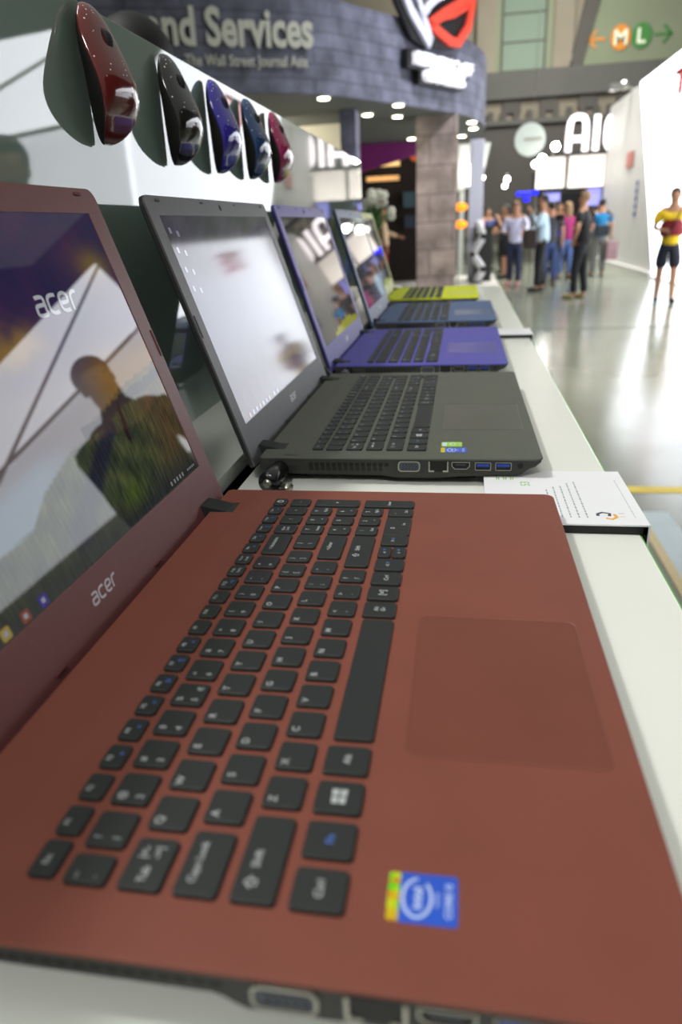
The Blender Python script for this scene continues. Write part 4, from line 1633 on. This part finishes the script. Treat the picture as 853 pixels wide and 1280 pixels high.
# far grey-white booth canopy with lights
mb = MB()
mb.prism([(0.0, 3.45), (0.95, 3.45), (0.78, 2.75), (0.5, 2.35), (0.0, 2.2)], lambda u, v, h: (u, h, v), 23.5, 24.5, 0)
mb.box(0.05, 0.2, 23.6, 24.4, 0, 2.3)
o = mb.build('far_booth', mat('far_booth_white', (188, 192, 188), rough=0.6))
tag(o, 'distant pale booth top behind the narrow white column', 'booth')
m_bk = glow('far_lamp', (255, 250, 235), 22)
fst = None
for (x, z, r) in ((0.47, 2.98, 0.09), (0.25, 2.82, 0.08), (0.33, 2.66, 0.09), (0.31, 2.42, 0.09), (0.70, 2.50, 0.08), (0.60, 2.32, 0.07), (1.44, 2.42, 0.07), (1.38, 2.24, 0.06)):
    mb = MB()
    mb.ball((0, 0, 0), r, 0, 12, 8)
    mb.tube([(0, 0, r * 0.8), (0, 0.1, r + 0.08)], 0.02, 6, 1)
    o = mb.build('spot_lamp', [m_bk, m_rim], loc=(x, 23.2, z))
    tag(o, 'tiny bright spot lamp in the distance near the narrow white column', 'lamp', 'distant spot lamps left of the round sign')

# ------------------------------------------------------------------ far booth with white letters
ab = empty('letter_booth', (3.4, 24.0, 0), 0, 'distant booth with lit white panels and large rounded white letters on top', 'booth')
m_ap = glow('lit_panel_cream', (250, 240, 232), 1.0)
m_ad = mat('booth_dark', (40, 38, 42), rough=0.6)
bx = lambda x0, x1, y0, y1, z0, z1, m_, nm: MB().box(x0 - 3.4, x1 - 3.4, y0 - 24, y1 - 24, z0, z1).build(nm, m_, ab)
bx(2.35, 3.18, 24.0, 24.1, 2.14, 2.98, m_ap, 'lit_panel')
bx(3.28, 4.3, 23.9, 24.0, 2.12, 2.98, m_ap, 'lit_panel')
bx(2.3, 4.5, 24.1, 24.6, 2.0, 3.02, m_ad, 'header_box')
bx(2.35, 2.45, 24.3, 24.5, 0, 2.14, m_seam, 'post')
bx(2.55, 4.3, 25.5, 25.6, 0, 2.1, m_ad, 'rear_wall')
bx(2.6, 3.1, 24.1, 24.2, 1.78, 2.08, glow('violet_screen', (150, 150, 235), 0.7), 'violet_screen')
bx(3.88, 4.28, 24.0, 24.1, 1.6, 2.08, glow('violet_screen', (150, 150, 235), 0.8), 'violet_screen')
mb = MB()
arc = [(-1.1 + 2.2 * k / 12, -0.35 * math.sin(PI * k / 12) - 0.1) for k in range(13)]
for z0 in (2.99,):
    vs = [(x, y, z0) for x, y in arc] + [(x, y, z0 + 0.06) for x, y in arc] + [(x, 0.3, z0) for x, y in arc] + [(x, 0.3, z0 + 0.06) for x, y in arc]
    k = 13
    fs = []
    for i in range(12):
        fs += [(i, i + 1, k + i + 1, k + i), (k + i, k + i + 1, 3 * k + i + 1, 3 * k + i), (2 * k + i, 2 * k + i + 1, i + 1, i)]
    mb.add(vs, fs)
mb.build('shelf', m_ad, ab)
af = lambda u, v, h: (3.12 + u, 23.75 - h, 3.07 + v)
LT = [([[(0.06, 0.0), (0.06, 0.55), (0.1, 0.86), (0.3, 0.92), (0.5, 0.86), (0.54, 0.55), (0.54, 0.0)], [(0.06, 0.33), (0.54, 0.33)]], 0),
      ([[(0.0, 0.0), (0.0, 0.92)]], 0.83),
      ([[(0.6, 0.90), (0.2, 0.92), (0.02, 0.8), (0.0, 0.45), (0.02, 0.12), (0.2, 0.0), (0.6, 0.02)]], 1.12)]
m_ltr = glow('white_letter', (252, 244, 248), 1.6)
for (paths, off), nm in zip(LT, 'AIC'):
    mb = MB()
    for p_ in paths:
        mb.stroke([(a + off, b) for a, b in p_], 0.15, af, h=0.0, depth=0.15, it=1 if len(p_) > 2 else 0)
    o = mb.build('sign_letter', m_ltr)
    tag(o, 'rounded glowing white letter %s on top of the distant booth' % nm, 'letter', 'white letters on the distant booth')
mb = MB()
nn = 32
mb.prism([(2.02 + 0.43 * math.cos(2 * PI * a / nn), 3.40 + 0.43 * math.sin(2 * PI * a / nn)) for a in range(nn)], lambda u, v, h: (u, h, v), 22.9, 23.0, 0)
mb.prism([(1.85, 3.38), (2.35, 3.38), (2.35, 3.45), (1.85, 3.45)], lambda u, v, h: (u, h, v), 22.88, 22.9, 1)
mb.tube([(2.1, 22.95, 3.9), (2.1, 22.95, 9)], 0.01, 6, 1)
o = mb.build('hanging_sign', [mat('round_sign_white', (150, 158, 154), rough=0.6), m_seam])
tag(o, 'round white sign hanging above the distant crowd', 'sign')
for (x, z, r, s, lab) in ((2.64, 3.11, 0.10, 130, 'brightest spot lamp just left of the large white letters'), (2.30, 2.82, 0.11, 25, 'white spot lamp below and left of the brightest one'), (2.12, 2.70, 0.09, 8, 'dimmest spot lamp at the corner of the lit cream panel')):
    mb = MB()
    mb.ball((0, 0, 0), r, 0, 14, 8)
    mb.tube([(0, 0, 0), (0.1, 1.6, -0.1)], 0.02, 6, 1)
    o = mb.build('spot_lamp', [glow('spot_glow', (255, 252, 245), s), m_rim], loc=(x, 22.0, z))
    tag(o, lab, 'lamp')
m_led = glow('led_blue', (10, 20, 255), 2.5)
for (x, y, z, w, h, lab) in ((1.55, 18.0, 1.86, 0.30, 0.09, 'wide blue light above the crowd'), (1.80, 18.0, 1.87, 0.12, 0.09, 'small blue light right of the wide one'), (1.62, 18.0, 1.73, 0.12, 0.08, 'small blue light under the wide one')):
    mb = MB()
    for k in range(3):
        mb.ball((x - w / 3 + k * w / 3, y, z), (w / 4, 0.04, h / 2), 0, 10, 6)
    mb.tube([(x, y, z), (x, y + 0.1, z), (x, y + 0.1, 0)], 0.012, 6, 1)
    o = mb.build('blue_light', [m_led, m_ad])
    tag(o, lab, 'light')


# ------------------------------------------------------------------ people
def skin_obj(name, verts, edges, rad, m, parent, sub=1, root=0):
    me = D.meshes.new(name)
    me.from_pydata([tuple(v) for v in verts], edges, [])
    me.materials.append(m)
    o = D.objects.new(name, me)
    C.objects.link(o)
    o.parent = parent
    sk = o.modifiers.new('Skin', 'SKIN')
    sk.use_smooth_shade = True
    sk.branch_smoothing = 0.6
    if not me.skin_vertices:
        me.skin_vertices.new() if hasattr(me.skin_vertices, 'new') else None
    dt = me.skin_vertices[0].data
    for i, r in enumerate(rad):
        dt[i].radius = (r, r) if not isinstance(r, tuple) else r
        dt[i].use_root = (i == root)
    sb = o.modifiers.new('Subdivision', 'SUBSURF')
    sb.levels = sub
    sb.render_levels = sub
    return o


m_cache = {}


def cm(c, rough=0.8):
    if c not in m_cache:
        m_cache[c] = mat('cloth_%d' % len(m_cache), c, rough=rough, var=0.12, scale=9)
    return m_cache[c]


SKIN = mat('skin_tan', (176, 128, 98), rough=0.55, var=0.06, scale=20)
ARMS = {'down': ((0.0, 0.24, 1.14), (0.05, 0.25, 0.90)), 'bent': ((0.0, 0.25, 1.15), (0.22, 0.14, 1.12)),
        'up': ((0.12, 0.24, 1.20), (0.22, 0.10, 1.42)), 'hip': ((-0.04, 0.33, 1.16), (0.06, 0.20, 0.98)),
        'back': ((-0.10, 0.24, 1.16), (-0.12, 0.10, 1.00)), 'out': ((0.12, 0.28, 1.18), (0.38, 0.24, 1.10))}


def person(loc, heading, h, label, top, legs, hair=(30, 24, 20), shoes=(30, 30, 32), arms=('down', 'down'), sleeves='short', lower='trousers', longhair=False, stride=0.06, group=None, face=True, tilt=0.0):
    root = empty('person', loc, heading, label, 'person', group)
    s = h / 1.72
    V, E, R = [], [], []

    def v(p, r, prev=None):
        r = r * 1.2 if not isinstance(r, tuple) and r > 0.03 else r
        V.append((p[0] * s, p[1] * s * 1.06, p[2] * s))
        R.append(r * s if not isinstance(r, tuple) else (r[0] * s, r[1] * s))
        if prev is not None:
            E.append((prev, len(V) - 1))
        return len(V) - 1
    pel = v((0, 0, 0.93), 0.085)
    wa = v((0.0, 0, 1.08), 0.085, pel)
    che = v((0.01, 0, 1.28), 0.10, wa)
    nb = v((0.0, 0, 1.45), 0.055, che)
    nk = v((0.012, 0, 1.51), 0.046, nb)
    hl = v((0.025 + tilt * 0.5, 0, 1.57), 0.062, nk)
    hd = v((0.015 + tilt, 0, 1.635), 0.078, hl)
    cr_ = v((0.005 + tilt, 0, 1.69), 0.06, hd)
    v((0.085 + tilt, 0, 1.60), 0.016, hl)
    sho = []
    arm_j = []
    for sd, an in ((1, arms[0]), (-1, arms[1])):
        el, wr = ARMS[an]
        a = v((0, 0.170 * sd, 1.41), 0.042, nb)
        b = v((el[0], el[1] * sd, el[2]), 0.034, a)
        c = v((wr[0], wr[1] * sd, wr[2]), 0.026, b)
        d = (Vector(wr) - Vector(el)).normalized()
        pv = Vector((wr[0], wr[1] * sd, wr[2]))
        dd = Vector((d.x, d.y * sd, d.z))
        palm = v(pv + dd * 0.06, 0.026, c)
        side = dd.cross(Vector((0, 1, 0)))
        side = side.normalized() if side.length > 0.1 else Vector((1, 0, 0))
        for k, (o_, l_) in enumerate(((-0.022, 0.062), (-0.008, 0.078), (0.008, 0.074), (0.022, 0.058))):
            f1_ = v(pv + dd * 0.09 + side * o_, 0.010, palm)
            v(pv + dd * (0.09 + l_ * 0.8) + side * o_ * 1.1 + Vector((0.012, -0.012 * sd, 0)), 0.008, f1_)
        v(pv + dd * 0.085 + side * 0.042 + Vector((0.01, -0.012 * sd, 0)), 0.010, palm)
        sho.append((V[a], V[b], V[c]))
    leg_j = []
    for sd in (1, -1):
        st_ = stride * sd
        a = v((0, 0.085 * sd, 0.86), 0.062, pel)
        b = v((0.02 + st_ * 0.6, 0.095 * sd, 0.48), 0.052, a)
        c = v((-0.01 + st_, 0.10 * sd, 0.09), 0.036, b)
        d = v((0.03 + st_, 0.105 * sd, 0.035), 0.032, c)
        e = v((0.15 + st_, 0.115 * sd, 0.028), 0.028, d)
        leg_j.append((V[a], V[b], V[c], V[d], V[e]))
    skin_obj('body', V, E, R, SKIN, root)

    def sub(name, verts, edges, rad, m):
        return skin_obj(name, verts, edges, [r * s * 1.3 for r in rad], m, root)
    # shirt
    tv = [(0, 0, 0.86 * s), (0, 0, 0.98 * s), V[wa], V[che], (0, 0, 1.45 * s)]
    te = [(0, 1), (1, 2), (2, 3), (3, 4)]
    tr = [0.120, 0.118, 0.114, 0.127, 0.088]
    hub = 4
    for a, b, c in sho:
        i = len(tv)
        tv.append(a)
        te.append((hub, i))
        tr.append(0.066)
        mid = tuple(Vector(a).lerp(Vector(b), 0.75))
        tv.append(mid)
        te.append((i, i + 1))
        tr.append(0.056)
        if sleeves == 'long':
            tv.append(b)
            te.append((i + 1, i + 2))
            tr.append(0.050)
            tv.append(tuple(Vector(b).lerp(Vector(c), 0.92)))
            te.append((i + 2, i + 3))
            tr.append(0.038)
    sub('shirt', tv, te, tr, cm(top))
    if lower == 'dress':
        mb = MB()
        n = 18
        rings = []
        for z, r in ((1.05, 0.14), (0.92, 0.17), (0.75, 0.20), (0.55, 0.22)):
            rings.append([(r * math.cos(2 * PI * k / n) * s, r * math.sin(2 * PI * k / n) * s, z * s) for k in range(n)])
        mb.rings(rings[::-1], 0, True, True)
        mb.build('skirt', cm(legs), root)
    else:
        lv = [(V[pel][0], 0, 1.03 * s), (V[pel][0], 0, 0.90 * s)]
        le = [(0, 1)]
        lr = [0.106, 0.114]
        for a, b, c, d, e in leg_j:
            i = len(lv)
            lv.append(a)
            le.append((1, i))
            lr.append(0.090)
            if lower == 'shorts':
                lv.append(tuple(Vector(a).lerp(Vector(b), 0.92)))
                le.append((i, i + 1))
                lr.append(0.080)
            else:
                lv += [b, tuple(Vector(b).lerp(Vector(c), 1.02))]
                le += [(i, i + 1), (i + 1, i + 2)]
                lr += [0.062, 0.054]
        sub('shorts' if lower == 'shorts' else 'trousers', lv, le, lr, cm(legs))
    for a, b, c, d, e in leg_j:
        mb = MB()
        p0, p1 = Vector(d), Vector(e)
        bk_ = p0 + (p0 - p1) * 0.45
        zz = lambda q: Vector((q.x, q.y, 0.042 * s))
        mb.tube([zz(bk_), zz(bk_.lerp(p1, 0.1)), zz(p0), zz(p1), zz(p1 + (p1 - p0) * 0.25)], [0.02 * s, 0.040 * s, 0.044 * s, 0.041 * s, 0.02 * s], 12)
        mb.build('shoe', cm(shoes), root)
    # hair
    cx, cz = (0.0 + tilt) * s, 1.655 * s
    mb = MB()
    mb.ball((cx, 0, cz), (0.098 * s, 0.086 * s, 0.088 * s), 0, 20, 12, cut=lambda q: (q.x > 0.025 * s and q.z < 0.035 * s) or q.z < (-0.075 * s if not longhair else -1))
    if longhair:
        mb.ball((cx - 0.05 * s, 0, cz - 0.12 * s), (0.06 * s, 0.085 * s, 0.17 * s), 0, 16, 10)
    mb.build('hair', cm(hair, 0.6), root)
    if face:
        for sd in (1, -1):
            MB().ball(((0.083 + tilt) * s, 0.028 * sd * s, 1.628 * s), (0.008 * s, 0.012 * s, 0.006 * s), 0, 8, 6).build('eye', cm((30, 26, 24)), root)
            MB().ball(((0.0 + tilt) * s, 0.078 * sd * s, 1.61 * s), (0.018 * s, 0.010 * s, 0.028 * s), 0, 8, 6).build('ear', SKIN, root)
        MB().ball(((0.082 + tilt * 0.6) * s, 0, 1.563 * s), (0.008 * s, 0.024 * s, 0.005 * s), 0, 8, 6).build('mouth', cm((140, 76, 70)), root)
    return root


DN = -PI / 2     # facing the camera
UP = PI / 2      # facing away
person((1.28, 16.1, 0), DN - 0.3, 1.66, 'woman in a pale lilac jacket, dark blue jeans and pink shoes in the aisle', (196, 196, 220), (34, 40, 66), hair=(120, 92, 70), shoes=(190, 130, 135), arms=('out', 'bent'), sleeves='long', longhair=True)
p2 = person((1.68, 14.66, 0), PI, 1.72, 'man in a light blue shirt and black trousers with a dark shoulder bag', (186, 208, 222), (24, 24, 28), hair=(26, 22, 20), arms=('up', 'bent'), sleeves='long')
person((1.98, 15.9, 0), UP, 1.62, 'person in faded blue jeans behind the man with the shoulder bag', (60, 60, 66), (60, 78, 128), hair=(40, 32, 28), arms=('down', 'down'))
person((2.19, 13.1, 0), PI - 0.5, 1.70, 'man in a black T-shirt and black trousers standing alone in the aisle', (20, 20, 24), (18, 18, 22), hair=(150, 122, 86), shoes=(140, 124, 84), arms=('hip', 'hip'))
person((3.30, 17.9, 0), UP, 1.66, 'man in a teal T-shirt and grey trousers seen from behind near the white booth wall', (28, 120, 170), (112, 112, 108), hair=(20, 18, 18), arms=('down', 'down'))
person((2.52, 17.6, 0), UP + 0.4, 1.62, 'person in a magenta top and blue jeans partly behind the man in black', (150, 36, 96), (72, 92, 140), hair=(140, 110, 76), arms=('down', 'bent'), longhair=True)
pr = person((3.36, 12.14, 0), DN - 0.15, 1.66, 'man in a yellow and dark red shirt with navy shorts at the right edge', (222, 186, 30), (24, 26, 42), hair=(24, 22, 22), shoes=(20, 20, 22), arms=('back', 'bent'), lower='shorts', stride=0.1)
mb = MB()
n = 20
rings = []
for z, a, b, dx in ((1.03, 0.150, 0.170, 0), (1.10, 0.152, 0.172, 0), (1.20, 0.158, 0.168, 0.0), (1.27, 0.164, 0.13, 0.01)):
    rings.append([(dx + a * math.cos(2 * PI * k / n), b * math.sin(2 * PI * k / n), z * 0.965) for k in range(n)])
mb.rings(rings[::-1], 0, True, False)
mb.build('red_panel', cm((120, 24, 34)), pr)
mb = MB()
mb.tube([(0.10, 0.10, 1.36), (0.17, 0.02, 1.15), (0.15, -0.10, 0.98)], 0.014, 8)
mb.build('strap', cm((30, 28, 30)), pr)
person((1.22, 18.3, 0.0), PI, 1.62, 'dark-haired woman in a black dress right of the black pedestal', (28, 28, 32), (24, 24, 28), hair=(22, 18, 18), arms=('up', 'bent'), lower='dress', longhair=True)
CR = [(0.62, 20.6, (205, 160, 160), (60, 50, 50), 'in a pink top behind the pedestal'), (0.86, 21.4, (60, 70, 120), (30, 30, 34), 'in a navy top left of the woman in black dress'),
      (1.25, 20.0, (48, 46, 50), (36, 36, 40), 'in dark grey behind the woman in the lilac jacket'), (1.55, 20.8, (150, 140, 120), (44, 44, 48), 'in beige at the back of the crowd'),
      (2.10, 16.9, (50, 50, 54), (26, 26, 30), 'in charcoal beside the tripod'), (2.30, 20.2, (30, 30, 36), (30, 30, 36), 'in black at the far end of the aisle'),
      (2.75, 20.9, (120, 120, 124), (50, 50, 56), 'in a light grey top under the lit panels'), (0.42, 21.8, (210, 210, 205), (50, 50, 55), 'in a white top at the far left of the crowd')]
for k, (x, y, a, b, d) in enumerate(CR):
    person((x, y, 0), DN + (k * 1.7) % 3 - 1.2, 1.6 + 0.03 * (k % 4), 'distant person ' + d, a, b, hair=(34, 28, 26), arms=('bent', 'down') if k % 2 else ('down', 'bent'), group='people in the far crowd', face=False)
person((-1.55, 16.2, 0.03), 0.2, 1.66, 'woman in a beige top reaching out beside the dark partition', (214, 184, 150), (140, 30, 34), hair=(150, 110, 60), arms=('out', 'down'), sleeves='long', longhair=True)
person((-0.585, 1.70, 0.0), UP, 1.815, 'black-haired person standing behind the glass panel', (60, 60, 64), (40, 40, 44), hair=(14, 12, 12))
p3 = person((1.43, 2.80, 0.0), PI + 0.65, 1.74, 'man in dark brown clothes reflected in the screen of the maroon laptop', (58, 46, 36), (36, 34, 36), hair=(60, 48, 30), arms=('down', 'bent'), sleeves='long', tilt=0.03)

# bags and tripod
mb = MB()
mb.box(-0.10, 0.12, -0.22, 0.20, -0.18, 0.16)
b_ = empty('shoulder_bag', (1.42, 14.42, 0.98), 0, 'dark brown shoulder bag hanging at the side of the man in the light blue shirt', 'bag')
mb.build('bag_body', cm((52, 42, 38)), b_, bevel=0.03)
MB().tube([(-0.02, -0.1, 0.14), (0.05, -0.02, 0.4), (0.22, 0.1, 0.5)], 0.012, 6).build('strap', cm((40, 34, 30)), b_)
b_ = empty('tote_bag', (2.24, 17.30, 0.98), 0, 'bright blue bag carried by the person in the magenta top', 'bag')
MB().box(-0.12, 0.10, -0.08, 0.08, -0.2, 0.2).build('bag_body', cm((36, 48, 160)), b_, bevel=0.02)
MB().tube([(-0.06, 0, 0.19), (0, 0, 0.36), (0.05, 0, 0.19)], 0.01, 6).build('handle', cm((36, 48, 160)), b_)
b_ = empty('tote_bag', (3.55, 17.7, 0.62), 0, 'pinkish grey bag held by the man in the teal T-shirt', 'bag')
MB().box(-0.12, 0.12, -0.08, 0.08, -0.25, 0.15).build('bag_body', cm((150, 120, 124)), b_, bevel=0.02)
MB().tube([(-0.06, 0, 0.14), (0, 0, 0.28), (0.05, 0, 0.14)], 0.01, 6).build('handle', cm((150, 120, 124)), b_)
b_ = empty('backpack', (3.30, 17.64, 1.0), 0, 'dark waist pack on the back of the man in the teal T-shirt', 'bag')
MB().box(-0.15, 0.15, -0.1, 0.06, -0.12, 0.12).build('bag_body', cm((34, 40, 48)), b_, bevel=0.03)
b_ = empty('backpack', (1.64, 2.96, 1.2), 0.64, 'large dark backpack worn by the man reflected in the maroon screen', 'bag')  # added unseen blocker, hides the white wall from the screen reflection
MB().box(-0.13, 0.13, -0.20, 0.20, -0.30, 0.27).build('bag_body', cm((38, 34, 32)), b_, bevel=0.06)
MB().box(0.13, 0.18, -0.14, 0.14, -0.24, 0.02).build('front_pocket', cm((44, 38, 34)), b_, bevel=0.02)
tp = empty('camera_tripod', (1.85, 13.55, 0), 0, 'black camera tripod standing in the aisle left of the man in black', 'tripod')
for a in (0.3, 2.4, 4.5):
    MB().tube([(0, 0, 1.05), (0.28 * math.cos(a), 0.28 * math.sin(a), 0.0)], [0.014, 0.009], 8).build('leg', cm((28, 28, 30)), tp)
MB().tube([(0, 0, 1.0), (0, 0, 1.28)], 0.014, 8).build('centre_column', cm((28, 28, 30)), tp)
MB().box(-0.07, 0.07, -0.06, 0.08, 1.28, 1.38).build('camera_body', cm((26, 26, 28)), tp, bevel=0.01)
MB().tube([(0, -0.06, 1.33), (0, -0.16, 1.33)], 0.035, 12).build('lens', cm((26, 26, 28)), tp)
b_ = empty('bib', (0, 0, 0))
D.objects.remove(b_)

# ------------------------------------------------------------------ lights
def area(name, loc, target, size, power, col=(1, 1, 1), spread=None):
    l = D.lights.new(name, 'AREA')
    l.shape = 'DISK'
    l.size = size
    l.energy = power
    l.color = col
    if spread:
        l.spread = spread
    o = D.objects.new(name, l)
    C.objects.link(o)
    o.location = loc
    d = Vector(target) - Vector(loc)
    o.rotation_euler = d.to_track_quat('-Z', 'Y').to_euler()
    return o


area('hall_or_fill_lamp', (-3.3, 0.2, 7.4), (0.15, 0.9, H), 0.5, 19, (1.0, 0.98, 0.95), math.radians(50))
area('hall_or_fill_lamp', (-2.3, 0.9, 6.7), (0.15, 0.9, H), 3.0, 20, (1.0, 1.0, 0.95), math.radians(90))
area('hall_or_fill_lamp', (0.02, -2.9, 4.7), (0.02, 0.9, H), 1.0, 17, (1.0, 0.99, 0.96), math.radians(80))  # added fill behind the camera, lifts the ledge and counter gap
area('hall_or_fill_lamp', (2.5, 8, 9.5), (2.5, 8, 0), 5.0, 210, (1.0, 1.0, 0.94), math.radians(62))
area('hall_or_fill_lamp', (2.5, 20, 9.5), (2.5, 20, 0), 6.0, 850, (1.0, 1.0, 0.94), math.radians(100))
area('hall_or_fill_lamp', (2.0, 9.0, 7.0), (-0.2, 12.4, 4.0), 1.2, 90, (0.88, 0.9, 1.0), math.radians(85))
area('hall_or_fill_lamp', (4, 34, 10), (4, 45, 7), 6.0, 2600, (1.0, 0.97, 0.88))
area('hall_or_fill_lamp', (-3.0, 12.2, 2.9), (-2.8, 13.4, 1.9), 0.2, 30, (1.0, 0.95, 0.8))

w = D.worlds.new('hall_air')
bpy.context.scene.world = w
w.use_nodes = True
nt = w.node_tree
bg = nt.nodes["Background"]
tc = nt.nodes.new("ShaderNodeTexCoord")
sp = nt.nodes.new("ShaderNodeSeparateXYZ")
nt.links.new(tc.outputs["Generated"], sp.inputs[0])
rp = nt.nodes.new("ShaderNodeValToRGB")
rp.color_ramp.elements[0].position = 0.0
rp.color_ramp.elements[0].color = (0.22, 0.23, 0.21, 1)
rp.color_ramp.elements[1].position = 1.0
rp.color_ramp.elements[1].color = (0.52, 0.54, 0.50, 1)
nt.links.new(sp.outputs["Z"], rp.inputs["Fac"])
nt.links.new(rp.outputs["Color"], bg.inputs["Color"])
bg.inputs["Strength"].default_value = 0.7

# ------------------------------------------------------------------ camera
cd = D.cameras.new('camera')
co = D.objects.new('camera', cd)
C.objects.link(co)
co.location = (0.1859, -0.1222, 0.1922 + H)
co.rotation_euler = (1.18100, 0.04448, 0.16085)
cd.sensor_fit = 'VERTICAL'
cd.sensor_height = 36.0
cd.sensor_width = 24.0
cd.lens = 870.65 / 1280 * 36.0
cd.clip_start = 0.01
cd.clip_end = 200
cd.dof.use_dof = True
cd.dof.focus_distance = 0.53
cd.dof.aperture_fstop = 6.3
bpy.context.scene.camera = co
sc = bpy.context.scene
sc.view_settings.view_transform = 'Standard'
sc.view_settings.look = 'None'
sc.view_settings.gamma = 1
sc.view_settings.use_curve_mapping = False
sc.view_settings.exposure = 0.0
sc.cycles.use_denoising = True
sc.cycles.max_bounces = 6
sc.cycles.sample_clamp_indirect = 6
